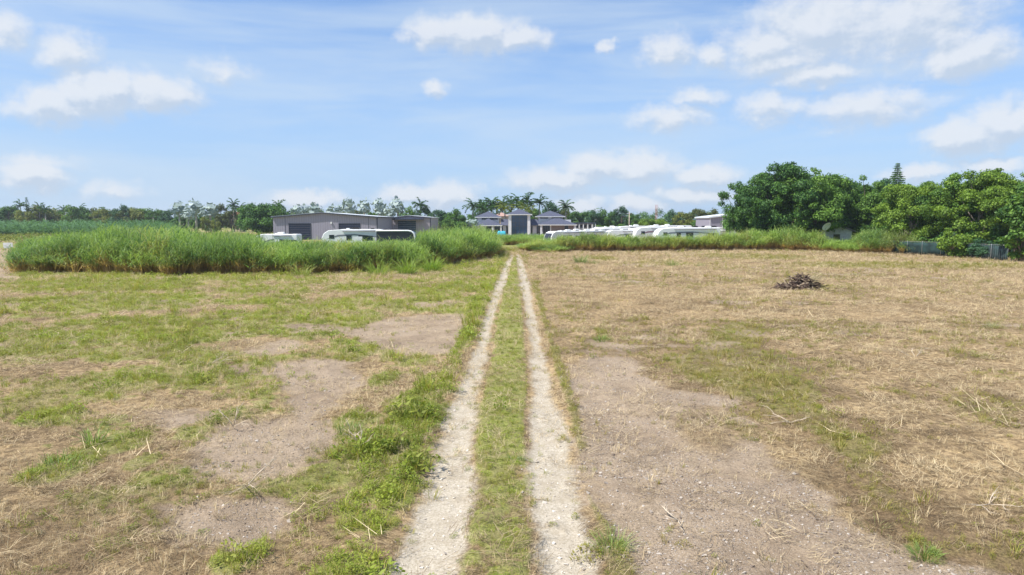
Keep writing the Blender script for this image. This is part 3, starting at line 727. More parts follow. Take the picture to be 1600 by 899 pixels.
def tree_meshes(h, rad, seed, leaf, nclump, per, base=.28, form='round', cr=(.12, .24)):
    r = np.random.default_rng(seed); cs = []; rs = []
    while len(cs) < nclump:
        p = r.uniform(-1, 1, 3)
        q = math.sqrt(p[0] ** 2 + p[1] ** 2)
        if form == 'round':
            e = math.sqrt(q * q + p[2] ** 2)
            if e > 1 or e < .50: continue
        elif form == 'umbrella':
            if q > 1 or p[2] > math.sqrt(1 - q * q) or p[2] < -.75 + .5 * q: continue
        elif form == 'skirt':               # branches reach low on the outside
            e = math.sqrt(q * q + (p[2] if p[2] > 0 else p[2] * .85) ** 2)
            if e > 1 or e < .50: continue
        lump = 1 + .16 * math.sin(3 * math.atan2(p[1], p[0]) + seed) + .10 * math.sin(5 * p[2] + seed * 2)
        z0 = h * base; zc = (h + z0) / 2; hz = (h - z0) / 2
        R_ = rad * r.uniform(*cr)
        if len(cs) % 4 == 0: R_ *= .55; lump *= 1.0 + r.uniform(.0, .08); p[2] *= 1.0 + r.uniform(0, .05)
        cs.append(np.array([p[0] * (rad - R_ * .6) * lump, p[1] * (rad - R_ * .6) * lump, zc + p[2] * (hz - R_ * .5)])); rs.append(R_)
    V, Q, t = leaves_cloud(cs, rs, per, leaf, seed=seed)
    crown = np_mesh('crown', V, Q, None, M_LEAF['dark'], dict(tint=t), do_link=False)
    tb = MB(); top = h * .72; bend = r.uniform(-.06, .06, 2) * h
    ptsT = [(bend[0] * f * f, bend[1] * f * f, top * f) for f in (0, .12, .35, .6, .85, 1)]
    r0 = h * .026; tb.tube(ptsT, [r0 * 1.35, r0, r0 * .85, r0 * .62, r0 * .35, r0 * .12], 8)
    order = r.permutation(nclump)[:min(nclump, 26)]
    for i in order:
        c = cs[i]; f = float(np.clip((c[2] / h - .22) * .9, .12, .85)); s = Vector((bend[0] * f * f, bend[1] * f * f, top * f))
        e = Vector(c); m_ = s.lerp(e, .5) + Vector((0, 0, -h * .02 + r.uniform(-.02, .03) * h))
        tb.tube([s, m_, e], [r0 * .42, r0 * .24, r0 * .07], 5, cap=False)
    trunk = tb.build('trunk', M_BARK, smooth=True, do_link=False)
    return trunk.data, crown.data

def make_tree(name, meshes, loc, scale, rz, leafm, label, cat='tree', group=None, bark=None):
    e = empty(name, loc, rz, label, cat, group, scale)
    t = link(bpy.data.objects.new('trunk', meshes[0]), e); c = link(bpy.data.objects.new('crown', meshes[1]), e)
    c.material_slots[0].link = 'OBJECT'; c.material_slots[0].material = M_LEAF[leafm]
    if bark: t.material_slots[0].link = 'OBJECT'; t.material_slots[0].material = bark
    return e

# near big trees on the right (made at 12 m)
NEAR = [tree_meshes(12, 5.6, s, .27, 125, 290, base=.06, form='skirt', cr=(.13, .25)) for s in (101, 102, 103)] + \
       [tree_meshes(12, 6.2, s, .27, 130, 290, base=.14, form='skirt', cr=(.13, .24)) for s in (111, 112)]
big = [  # px, D, top py, radius px, mesh, leaf, label
    (1172, 130, 268, 44, 0, 'dark', 'dark green tree at the left end of the right-hand grove, beside the grey shed'),
    (1215, 126, 251, 56, 3, 'dark', 'tallest dark green spreading tree of the right-hand grove, second from its left end'),
    (1268, 125, 258, 60, 4, 'mid', 'broad mid green tree left of the white gabled shed in the grove'),
    (1312, 131, 270, 44, 1, 'dark', 'dark green tree directly behind the white gabled shed'),
    (1350, 126, 272, 46, 2, 'mid', 'mid green tree right of the white gabled shed and left of the conifer'),
    (1388, 130, 275, 40, 0, 'blue', 'bluish dark tree standing behind the tall conifer'),
    (1425, 108, 276, 48, 1, 'bright', 'yellow-green tree right of the conifer, its branches nearly touching the grass'),
    (1472, 106, 268, 52, 0, 'mid', 'rounded mid green tree above the left end of the green-screened fence'),
    (1528, 100, 262, 66, 3, 'bright', 'large yellow-green tree with pale bare limbs above the middle of the screened fence'),
    (1580, 98, 266, 56, 2, 'mid', 'mid green tree behind the right end of the screened fence'),
    (1640, 94, 275, 56, 1, 'dark', 'dark green tree cut by the right picture edge'),
    (1240, 138, 275, 60, 2, 'dark', 'dark tree in the back row behind the two tallest trees of the right-hand grove'),
    (1335, 140, 280, 60, 1, 'blue', 'bluish dark tree in the back row behind the white gabled shed'),
    (1450, 122, 280, 60, 4, 'dark', 'dark tree in the back row behind the yellow-green trees'),
    (1560, 114, 275, 66, 3, 'dark', 'dark tree in the back row behind the screened fence')]
for i, (px, D, tp, rp, k, lf, lab) in enumerate(big):
    h = ZD(tp, D); r0 = [5.6, 5.6, 5.6, 6.2, 6.2][k]; rr = rp / F * D
    make_tree('broadleaf_tree', NEAR[k], (XD(px, D), D, 0), (rr / r0 * 1.05, rr / r0 * 1.05, h / 12.0), i * 1.7 + .4, lf, lab, group='trees of the grove on the right',
              bark=M_PALE_BARK if i in (8, 6) else None)

# shrubs under the grove and at the fence
SHRUB = [tree_meshes(3, 1.9, s, .20, 34, 420, base=.02, form='round', cr=(.2, .36)) for s in (201, 202)]
for i, (px, D, tp, rp, lf, lab, nm) in enumerate([
        (1492, 94, 352, 26, 'bright', 'bright yellow-green shrub in front of the fence trees', 'shrub'), (1540, 90, 372, 22, 'blue', 'blue-green vine thicket climbing the screened fence', 'shrub'),
        (1512, 93, 380, 20, 'mid', 'green creeper bush at the foot of the screened fence', 'shrub'), (1420, 107, 368, 30, 'dark', 'dark shrub at the left end of the screened fence', 'shrub'),
        (1385, 122, 362, 30, 'mid', 'green shrub under the tall conifer behind the cane grass', 'shrub'), (1345, 123, 358, 28, 'dark', 'dark shrub right of the white gabled shed', 'shrub'),
        (1255, 124, 355, 34, 'dark', 'dark undergrowth shrub left of the white gabled shed', 'shrub'), (1200, 124, 355, 34, 'dark', 'dark undergrowth shrub below the tallest grove tree', 'shrub'),
        (1455, 104, 360, 34, 'dark', 'dark shrub behind the screened fence, left part', 'shrub'), (1500, 100, 350, 36, 'dark', 'dark shrub behind the screened fence, middle part', 'shrub'),
        (1555, 97, 345, 36, 'dark', 'dark shrub behind the screened fence, right part', 'shrub')]):
    h = ZD(tp, D); rr = rp / F * D
    make_tree(nm, SHRUB[i % 2], (XD(px, D), D, 0), (rr / 1.9, rr / 1.9, h / 3.0), i * 2.1, lf, lab, 'shrub', 'shrubs below the grove')
# broad-leaved vine covered tree at the right edge
VINE = tree_meshes(9.5, 2.6, 310, .38, 80, 190, base=.0, form='round', cr=(.2, .36))
make_tree('vine_covered_tree', VINE, (XD(1598, 84), 84, 0), (1, 1, ZD(283, 84) / 9.5), .3, 'mid', 'large-leaved vine-covered tree at the right picture edge by the fence end', 'tree')

# conifer
def conifer():
    D = 119; h = ZD(254, D); e = empty('conifer', (XD(1397, D), D, 0), 0, 'tall narrow dark conifer rising from the right-hand grove', 'tree')
    MB().tube([(0, 0, 0), (0, 0, h * .5), (0, 0, h)], [.22, .14, .02], 8).build('trunk', M_BARK, e, True)
    r = np.random.default_rng(5); V = []; T = []
    cs = []; rs = []
    z = h * .25
    while z < h * .99:
        R0 = ((1 - z / h) * 5.0 + .15) * r.uniform(.7, 1.2); nb = 6
        for k in range(nb):
            a = k * 2 * PI / nb + r.uniform(0, 1)
            for f in (.3, .6, .92): cs.append(np.array([math.cos(a) * R0 * f, math.sin(a) * R0 * f, z - R0 * .15 * f + .1])); rs.append(.13 + .12 * (1 - f) + R0 * .12)
        z += .34
    V, Q, t = leaves_cloud(cs, rs, 230, .16, flat=.45, shell=.2, seed=9)
    np_mesh('crown', V, Q, None, M_LEAF['dark'], dict(tint=t), e)
conifer()

# far trees
FAR = [tree_meshes(10, 5.0, s, .50, 42, 62, base=.08, form='round', cr=(.18, .34)) for s in (401, 402, 403, 404)]
def far_tree(px, tp, D, rp, lf, lab, i, grp='trees of the distant tree line'):
    h = ZD(tp, D); rr = rp / F * D
    return make_tree('distant_tree', FAR[i % 4], (XD(px, D), D, 0), (rr / 5, rr / 5, h / 10), i * 1.3, lf, lab, group=grp)
k = 0
# left: mixed yellowish trees and darker ones behind the palm field
L_Y = 'yellow-green tree in the far row behind the young palm field'; L_D = 'dark green tree in the far row behind the young palm field'; L_O = 'dull olive tree in the far row behind the young palm field'
for px in range(-60, 262, 13):
    kind = ['yellow', 'olive', 'dark', 'mid', 'yellow', 'blue'][(k * 5 + k // 3) % 6]
    tp = 323 + 3.5 * math.sin(k * 1.9) + random.uniform(-2, 2) + (3 if px > 215 else 0)
    far_tree(px + random.uniform(-4, 4), tp, 335 + random.uniform(-14, 25), random.uniform(15, 20), kind,
             {'yellow': L_Y, 'olive': L_O, 'mid': L_O, 'dark': L_D, 'blue': L_D}[kind], k); k += 1
# behind bismarck palms and the warehouse
for px, tp, D, rp, lf, lab in [
    (265, 327, 300, 14, 'blue', 'bluish dark tree left of the silver fan palms'), (285, 333, 285, 14, 'dark', 'dark tree under the silver fan palms left of the rain tree'),
    (305, 336, 285, 14, 'dark', 'dark tree under the silver fan palms left of the rain tree'), (325, 334, 285, 13, 'dark', 'dark tree under the silver fan palms left of the rain tree'),
    (345, 318, 300, 15, 'olive', 'dull green tree just left of the rain tree'), (362, 326, 300, 14, 'olive', 'dull green tree just left of the rain tree'),
    (322, 338, 262, 10, 'yellow', 'low yellow-green bush tree left of the rain tree'), (338, 342, 262, 10, 'yellow', 'low yellow-green bush tree left of the rain tree'),
    (458, 325, 290, 14, 'dark', 'dark tree behind the left corner of the warehouse'), (480, 327, 300, 12, 'olive', 'olive tree behind the warehouse roof'),
    (505, 328, 300, 13, 'olive', 'olive tree behind the warehouse roof'), (530, 329, 300, 13, 'mid', 'mid green tree behind the warehouse roof'),
    (556, 327, 300, 14, 'olive', 'olive tree behind the warehouse roof'), (580, 328, 300, 12, 'mid', 'mid green tree behind the warehouse roof'),
    (604, 328, 300, 12, 'olive', 'olive tree behind the warehouse roof'), (642, 317, 260, 14, 'mid', 'rounded green tree behind the small building'),
    (664, 322, 262, 15, 'dark', 'dark tree right of the rounded green tree behind the small building'), (686, 324, 250, 17, 'blue', 'bluish tree between the small building and the mansion'),
    (708, 325, 245, 18, 'dark', 'dark tree between the small building and the mansion'), (728, 331, 250, 14, 'dark', 'dark tree between the small building and the mansion'),
    (700, 340, 232, 14, 'mid', 'low green tree in front of the dark trees left of the mansion'),
    (722, 345, 228, 12, 'mid', 'low green tree in front of the dark trees left of the mansion'),
    (745, 326, 300, 16, 'blue', 'dark tree behind the royal palms'), (770, 326, 300, 16, 'blue', 'dark tree behind the royal palms'), (795, 330, 300, 14, 'blue', 'dark tree behind the royal palms'),
    (835, 322, 285, 16, 'mid', 'green tree behind the right wing of the mansion'), (857, 313, 285, 18, 'blue', 'tall bluish green tree behind the right wing of the mansion'),
    (880, 317, 285, 15, 'olive', 'olive green tree at the right end of the mansion roof'), (898, 330, 270, 15, 'dark', 'dark tree right of the mansion'),
    (912, 328, 270, 15, 'dark', 'dark tree right of the mansion'), (930, 327, 265, 17, 'blue', 'bluish tree above the parked campers'), (950, 324, 265, 17, 'dark', 'dark tree above the parked campers'),
    (970, 322, 265, 17, 'blue', 'bluish tree above the parked campers'), (990, 333, 262, 14, 'dark', 'dark tree above the parked campers'),
    (905, 345, 240, 14, 'mid', 'low green shrub tree behind the mansion annex'), (945, 350, 230, 18, 'mid', 'low bright shrub tree behind the parked campers'), (970, 350, 228, 14, 'mid', 'low bright shrub tree behind the parked campers'),
    (1010, 339, 235, 17, 'bright', 'light green tree right of the utility pole'), (1035, 340, 235, 16, 'bright', 'light green tree right of the utility pole'),
    (1052, 323, 290, 15, 'blue', 'dark domed tree on the horizon right of the utility pole'), (1066, 331, 240, 18, 'yellow', 'yellow-green tree left of the grey metal shed'),
    (1090, 322, 240, 17, 'olive', 'olive tree left of the grey metal shed'), (1112, 325, 245, 16, 'olive', 'olive tree behind the grey metal shed'), (1130, 328, 250, 16, 'mid', 'mid green tree behind the grey metal shed'),
    (1090, 344, 215, 16, 'mid', 'low green tree left of the grey metal shed'), (1150, 325, 240, 18, 'dark', 'dark tree behind the left end of the grove'), (1175, 325, 240, 18, 'dark', 'dark tree behind the left end of the grove')]:
    far_tree(px, tp, D, rp, lf, lab, k, 'background trees behind the buildings'); k += 1
# second far row closing the horizon, one mass
def far_wood():
    cs = []; rs = []; r = np.random.default_rng(77)
    for px in range(-250, 1900, 9):
        D = r.uniform(420, 480); h = r.uniform(7, 11); x = XD(px, D)
        for j in range(4): cs.append(np.array([x + r.uniform(-4, 4), D + r.uniform(-4, 4), h * r.uniform(.15, 1)])); rs.append(r.uniform(2.4, 3.6))
    V, Q, t = leaves_cloud(cs, rs, 14, 1.0, seed=3, flat=.9)
    tag(np_mesh('far_wood', V, Q, None, M_LEAF['dark'], dict(tint=t)), 'far continuous wood closing the horizon', 'wood', kind='stuff')
far_wood()

# rain tree (umbrella crown)
RAIN = tree_meshes(9, 8, 555, .45, 130, 70, base=.04, form='skirt', cr=(.14, .24))
D = 235; make_tree('rain_tree', RAIN, (XD(412, D), D, 0), (45 / F * D / 8, 45 / F * D / 8, ZD(316, D) / 9), .5, 'dark', 'broad umbrella-crowned rain tree left of the warehouse', 'tree')

# ------------------------------------------------------------------ palms
M_PALM = leaf_mat('palm_frond', (.035, .105, .035), (.110, .210, .060), .25)
M_PALM_Y = leaf_mat('yellow_palm_frond', (.12, .17, .03), (.36, .42, .09), .3)
M_SILVER = leaf_mat('silver_fan_leaf', (.17, .235, .23), (.42, .50, .48), .12)
M_PTRUNK = mat('palm_trunk', (.42, .39, .34), .9, var=.3, vscale=1.5)
M_SHAFT = mat('palm_crownshaft', (.12, .25, .07), .5)
def frond_cloud(nf, L_, seed, z0, up=(.1, 1.5), leaf=.5, droop=1.2, nl=13, w=.05):
    r = np.random.default_rng(seed); b = NB()
    for i in range(nf):
        a = i * 2.399 + r.uniform(-.2, .2); th0 = r.uniform(*up); l = L_ * r.uniform(.85, 1.1)
        p = np.array([0, 0, z0], float); pts = []
        for s in range(nl):
            th = th0 + droop * (s / nl) ** 1.3; p = p + np.array([math.cos(a) * math.sin(th), math.sin(a) * math.sin(th), math.cos(th)]) * l / nl; pts.append((p.copy(), th))
        base = []; ang = []; lean = []
        for s, (q, th) in enumerate(pts):
            for sd in (-1, 1):
                base.append(q); ang.append(a + sd * 1.15); lean.append(min(2.6, max(.6, 1.2 + .2 * r.normal())))
        n = len(base); f = np.repeat(np.linspace(.4, 1, nl) * np.linspace(1, .55, nl), 2) * 1.4
        V, Q, T, m = blades(np.array(base), np.array(ang), np.array(lean), leaf * f * r.uniform(.8, 1.1, n), np.full(n, w * 2.2), r.uniform(.2, .7, n), 2)
        b.add(V, Q, T, np.repeat(np.clip(r.uniform(.2, .8) + .2 * r.normal(size=n), 0, 1), m))
        rr = np.array([np.array([0, 0, z0])] + [q for q, _ in pts]); sdv = np.array([-math.sin(a), math.cos(a), 0]) * .045
        V = np.concatenate([rr - sdv, rr + sdv]); n = len(rr)
        Q = np.array([[j, j + 1, j + 1 + n, j + n] for j in range(n - 1)])
        b.add(V, Q, np.zeros((0, 3), int), np.full(len(V), .8))
    return b
def royal_palm_meshes(h, seed):
    r = np.random.default_rng(seed)
    t = MB().tube([(0, 0, 0), (0, 0, h * .15), (0, 0, h * .5), (0, 0, h)], [.32, .26, .30, .17], 10).build('trunk', M_PTRUNK, smooth=True, do_link=False)
    s = MB().tube([(0, 0, h), (0, 0, h + .3), (0, 0, h + 1.5), (0, 0, h + 1.8)], [.17, .22, .13, .05], 8).build('crownshaft', M_SHAFT, smooth=True, do_link=False)
    f = frond_cloud(22, 3.8, seed, h + 1.3, (.15, 1.9), 1.0, 1.3, 16, .22).build('fronds', M_PALM, do_link=False)
    return t, s, f
RP = [royal_palm_meshes(8, 21), royal_palm_meshes(8, 22)]
def palm(name, parts, px, D, tp, label, base_h, rz, group=None, fm=None, w=None):
    h = ZD(tp, D) / base_h; e = empty(name, (XD(px, D), D, 0), rz, label, 'palm tree', group, (w or h, w or h, h))
    for p in parts:
        c = link(bpy.data.objects.new(p.name.split('.')[0], p.data), e)
        if fm and c.name.startswith('fronds'): c.material_slots[0].link = 'OBJECT'; c.material_slots[0].material = fm
    return e
for i, (px, tp, D) in enumerate([(739, 311, 262), (750, 313, 266), (760, 311, 270), (768, 309, 260), (785, 307, 262), (799, 308, 268), (810, 304, 262), (824, 302, 258), (843, 305, 262), (884, 313, 264), (757, 318, 255), (776, 314, 272), (816, 310, 274)]):
    palm('royal_palm', RP[i % 2], px, D, tp, 'royal palm standing behind the mansion roofs', 11.9, i * 1.1, 'royal palms behind the mansion', w=1.15)
for px, tp, lab in [(789, 315, 'yellow-green palm left of the mansion tower'), (822, 317, 'yellow-green palm right of the mansion tower')]:
    palm('coconut_palm', RP[0], px, 244, tp, lab, 11.9, .5, 'yellow-green palms beside the tower', M_PALM_Y, w=1.1)
for i, (px, tp, D, lab) in enumerate([(34, 312, 330, 'tall dark palm in the far row at left, left of the thin pine'), (63, 317, 335, 'a palm rising over the yellow-green trees at left'), (72, 319, 330, 'a palm rising over the yellow-green trees at left'),
        (101, 321, 335, 'a palm rising over the yellow-green trees at left'), (126, 319, 335, 'a palm rising over the yellow-green trees at left'), (164, 324, 330, 'a palm rising over the yellow-green trees at left'), (240, 327, 320, 'lone small palm left of the silver fan palms'),
        (366, 311, 300, 'palm by the orange-roofed house left of the rain tree'), (657, 310, 262, 'palm rising over the trees right of the small building'), (436, 313, 290, 'palm behind the right edge of the rain tree'), (376, 318, 300, 'short palm right of the orange-roofed house')]):
    palm('coconut_palm', RP[i % 2], px, D, tp, lab, 11.9, i, 'scattered palms of the tree line', w=.95)
# silver fan palms
def fan_palm_meshes(h, seed):
    r = np.random.default_rng(seed)
    t = MB().tube([(0, 0, 0), (0, 0, h * .4), (0, 0, h)], [.34, .27, .24], 8).build('trunk', M_PTRUNK, smooth=True, do_link=False)
    b = NB()
    for i in range(44):
        a = i * 2.399; th = .1 + 2.2 * (i / 44.0) ** .75; L_ = r.uniform(1.1, 2.4)
        d = np.array([math.cos(a) * math.sin(th), math.sin(a) * math.sin(th), math.cos(th)]); c = np.array([0, 0, h]) + d * L_
        n = d; u = np.cross(n, [0, 0, 1.0]) + 1e-6; u /= np.linalg.norm(u); v = np.cross(u, n)
        nn = n * .8 + r.normal(size=3) * .55; nn /= np.linalg.norm(nn); v2 = np.cross(nn, u); seg = 15; R_ = r.uniform(.6, .85)
        V = [c]
        for s in range(seg + 1):
            ph = -2.2 + 4.4 * s / seg + PI / 2; rr = R_ * (1.1 if s % 2 else .8)
            V.append(c + u * math.cos(ph) * rr - v2 * math.sin(ph) * rr * -1 + n * (.12 if s % 2 else 0))
        V = np.array(V); T = np.array([[0, s + 1, s + 2] for s in range(seg)])
        b.add(V, np.zeros((0, 4), int), T, np.full(len(V), r.uniform(0, 1)))
        w = u * .04; Vp = np.array([np.array([0, 0, h]) - w, np.array([0, 0, h]) + w, c + w, c - w]); b.add(Vp, np.array([[0, 1, 2, 3]]), np.zeros((0, 3), int), np.full(4, .5))
    return t, b.build('fan_leaves', M_SILVER, do_link=False)
FP = [fan_palm_meshes(6, 31), fan_palm_meshes(6, 32)]
SF = 'silver fan palm'
for i, (px, tp, D, w, lab) in enumerate([(281, 317, 270, 1.5, 'leftmost tall silver fan palm of the three left of the rain tree'), (307, 315, 270, 1.6, 'middle tall silver fan palm of the three left of the rain tree'), (329, 320, 268, 1.6, 'rightmost silver fan palm of the three left of the rain tree'),
        (295, 329, 262, 1.2, 'small silver fan palm between the tall ones'), (545, 312, 265, 1.25, 'leftmost of the four tall silver fan palms above the warehouse roof'), (570, 314, 265, 1.25, 'second of the four tall silver fan palms above the warehouse roof'),
        (593, 313, 265, 1.25, 'third of the four tall silver fan palms above the warehouse roof'), (622, 312, 265, 1.4, 'rightmost, fullest of the four tall silver fan palms above the warehouse roof'),
        (466, 322, 262, 1.2, 'low silver fan palm above the left half of the warehouse roof'), (478, 323, 270, 1.2, 'low silver fan palm above the left half of the warehouse roof'), (492, 319, 266, 1.4, 'low silver fan palm above the left half of the warehouse roof'),
        (518, 323, 266, 1.2, 'low silver fan palm above the left half of the warehouse roof'), (532, 323, 270, 1.1, 'low silver fan palm above the left half of the warehouse roof'), (610, 323, 262, 1.1, 'low silver fan palm in front of the tall ones'), (738, 343, 226, 1.0, 'pale silver fan palm at the left end of the mansion')]):
    e = palm('silver_fan_palm', FP[i % 2], px, D, tp, lab, 7.9, i * .9, 'silver fan palms', w=w)

# young palm field: one mass of fronds
def palm_field():
    protos = [frond_cloud(15, 3.6, s, .25, (.12, 1.15), .9, 1.05, 12, .07).build('young_palm', leaf_mat('young_palm_frond', (.045, .120, .050), (.150, .280, .110), .25, inst=True), do_link=False) for s in (61, 62)]
    P = []
    for row in range(9):
        y = 225 + row * 7.5
        x = XD(-120, y)
        while x < XD(268, y): P.append((x + random.uniform(-.6, .6), y + random.uniform(-.8, .8), 0)); x += 3.3
    P = np.array(P); n = len(P)
    o = scatter('palm_field', protos, P, U(0, 2 * PI, n), U(1.25, 1.6, n), rng.integers(0, 2, n), U(0, 1, n), np.zeros(n))
    tag(o, 'dense field of young arching palms at the left behind the cane grass', 'palms')
palm_field()
# clipped yellow-green shrub rows in front of the palm field
def shrub_rows():
    cs = []; rs = []; r = np.random.default_rng(12)
    for D in (150, 158, 166, 174, 184):
        x = XD(-140, D)
        while x < XD(430, D): cs.append(np.array([x, D + r.uniform(-.5, .5), r.uniform(.7, 1.2)])); rs.append(r.uniform(.8, 1.15)); x += .95
    V, Q, t = leaves_cloud(cs, rs, 44, .26, seed=4, flat=.9)
    tag(np_mesh('shrub_rows', V, Q, None, M_LEAF['yellow'], dict(tint=t)), 'low yellow-green clipped nursery rows between cane grass and young palms', 'shrubs', kind='stuff')
shrub_rows()

# ------------------------------------------------------------------ buildings
def metal_wall(name, col, scale=2.2):
    m = bpy.data.materials.new(name); m.use_nodes = True; t = m.node_tree; b = t.nodes['Principled BSDF']
    c = t.nodes.new('ShaderNodeTexCoord'); s = t.nodes.new('ShaderNodeSeparateXYZ'); t.links.new(c.outputs['Object'], s.inputs[0])
    v = math_n(t, 'ADD', s.outputs[0], s.outputs[1]); w = math_n(t, 'ABSOLUTE', math_n(t, 'SINE', math_n(t, 'MULTIPLY', v, scale * PI)))
    rib = sstep(t, w, .15, .4)
    cc = mixc(t, rib, tuple(x * .8 for x in col), col)
    dirt = sstep(t, noise_n(t, c.outputs['Object'], .6, 5, .65), .45, .75, 0, .25)
    t.links.new(mixc(t, dirt, cc, tuple(x * .7 for x in col)), b.inputs['Base Color'])
    b.inputs['Roughness'].default_value = .5; bn = t.nodes.new('ShaderNodeBump'); bn.inputs['Distance'].default_value = .04; bn.inputs['Strength'].default_value = .8
    t.links.new(rib, bn.inputs['Height']); t.links.new(bn.outputs[0], b.inputs['Normal'])
    return m
M_WALLM = metal_wall('grey_ribbed_metal', (.30, .285, .35), 1.6)
M_WALLM2 = metal_wall('taupe_ribbed_metal', (.33, .30, .345), 1.6)
M_TRIM = mat('dark_trim', (.05, .06, .085), .5, var=.2)
M_ROOFW = mat('pale_metal_roof', (.62, .65, .68), .45, var=.1)
M_DOOR = mat('dark_roller_door', (.018, .026, .055), .5, var=.3, vscale=1.2)
M_DOORT = mat('teal_roller_door', (.035, .065, .09), .5, var=.3, vscale=1.2)
M_WHITE = mat('white_paint', (.78, .78, .77), .6, var=.08, vscale=1.5)
M_STUCCO = mat('white_stucco', (.70, .70, .72), .85, var=.12, vscale=.8)
M_GLASS = mat('dark_glass', (.018, .028, .042), .08, spec=.8)
M_GLASSB = mat('glass_painted_sky_blue', (.020, .060, .13), .08, spec=.8)  # blue of the reflected sky is put into the base colour
M_SLATE = mat('slate_roof', (.080, .088, .130), .75, var=.3, vscale=4, bump=.3, bscale=6)
M_STONE_W = mat('brown_stone_wall', (.22, .175, .165), .9, var=.45, vscale=5, bump=.4, bscale=5)
M_METAL = mat('galvanised_metal', (.42, .43, .44), .4, .6, var=.15)
M_BLACK = mat('black_plastic', (.02, .02, .022), .5)
M_RUBBER = mat('tyre_rubber', (.025, .025, .026), .85)

def slats(y_front, x0, x1, z0, z1, n, mb):
    for i in range(n):
        za = z0 + (z1 - z0) * i / n; zb = z0 + (z1 - z0) * (i + .85) / n; mb.box(x0, x1, y_front - .05 - .02 * (i % 2), y_front, za, zb)
    return mb

def warehouse():
    D = 180; x0, x1, xr = XD(427, D), XD(590, D), XD(505, D); ze, zt = ZD(339.5, D), ZD(333, D); y0, y1 = D, 203
    e = empty('warehouse', (x0, D, 0), 0, 'long grey ribbed-metal warehouse with low gable roof and two dark roller doors', 'warehouse')
    X = lambda px: XD(px, D) - x0
    W = x1 - x0; r = xr - x0; L = y1 - y0
    MB().prism([(0, -.2), (W, -.2), (W, ze), (r, zt - .02), (0, ze)], 0, L).build('wall', M_WALLM, e)
    rf = MB().prism([(-.4, ze - .02), (r, zt), (W + .4, ze - .02), (W + .4, ze + .18), (r, zt + .2), (-.4, ze + .18)], -.5, L + .4).build('roof', M_ROOFW, e)
    MB().prism([(-.45, ze - .22), (r, zt - .12), (W + .45, ze - .22), (W + .45, ze + .12), (r, zt + .15), (-.45, ze + .12)], -.56, -.51).build('roof_trim', M_TRIM, rf)
    MB().box(W + .41, W + .5, -.4, L, ze - .1, ze + .12).build('gutter', M_TRIM, rf)
    for a, b in ((452, 485), (530, 562)):
        d = slats(0, X(a), X(b), 0, ZD(350, D), 9, MB()).build('roller_door', M_DOOR, e)
        MB().box(X(a) - .15, X(a), -.12, .02, 0, ZD(350, D) + .15).box(X(b), X(b) + .15, -.12, .02, 0, ZD(350, D) + .15).box(X(a) - .15, X(b) + .15, -.13, .02, ZD(350, D), ZD(350, D) + .17).build('door_frame', M_TRIM, d)
    MB().box(W - .25, W + .03, -.03, .25, -.2, ze - .05).build('corner_trim', M_TRIM, e)
    MB().box(X(517), X(519), -.3, -.003, ZD(350, D), ZD(347, D)).build('wall_lamp', M_WHITE, e)
    for px in (446, 576): MB().box(X(px) - .03, X(px) + .03, -.06, -.003, 0, ze).build('downpipe', M_TRIM, e)
    # smaller building
    D2 = 204; x0, x1, xr = XD(613, D2), XD(673, D2), XD(638, D2); ze, zt = ZD(340.5, D2), ZD(337.5, D2)
    e = empty('workshop_building', (x0, D2, 0), 0, 'small taupe metal building with canopy and teal roller door right of the warehouse', 'building')
    W = x1 - x0; r = xr - x0; L = 21; X = lambda px: XD(px, D2) - x0
    MB().prism([(0, -.2), (W, -.2), (W, ze), (r, zt - .02), (0, ze)], 0, L).build('wall', M_WALLM2, e)
    rf = MB().prism([(-.0, ze - .02), (r, zt), (W + .3, ze - .02), (W + .3, ze + .18), (r, zt + .2), (-.0, ze + .18)], -.3, L + .3).build('roof', M_ROOFW, e)
    MB().prism([(-.05, ze - .2), (r, zt - .15), (W + .35, ze - .2), (W + .35, ze + .1), (r, zt + .13), (-.05, ze + .1)], -.36, -.31).build('roof_trim', M_TRIM, rf)
    zc = ZD(343.5, D2)
    MB().box(X(614), X(663), -2.2, -.003, zc, zc + .25).build('canopy', M_TRIM, e)
    slats(0, X(622), X(650), 0, zc - .3, 9, MB()).build('roller_door', M_DOORT, e)
    MB().box(W - .2, W + .03, -.03, .2, -.2, ze - .05).build('corner_trim', M_TRIM, e)
warehouse()

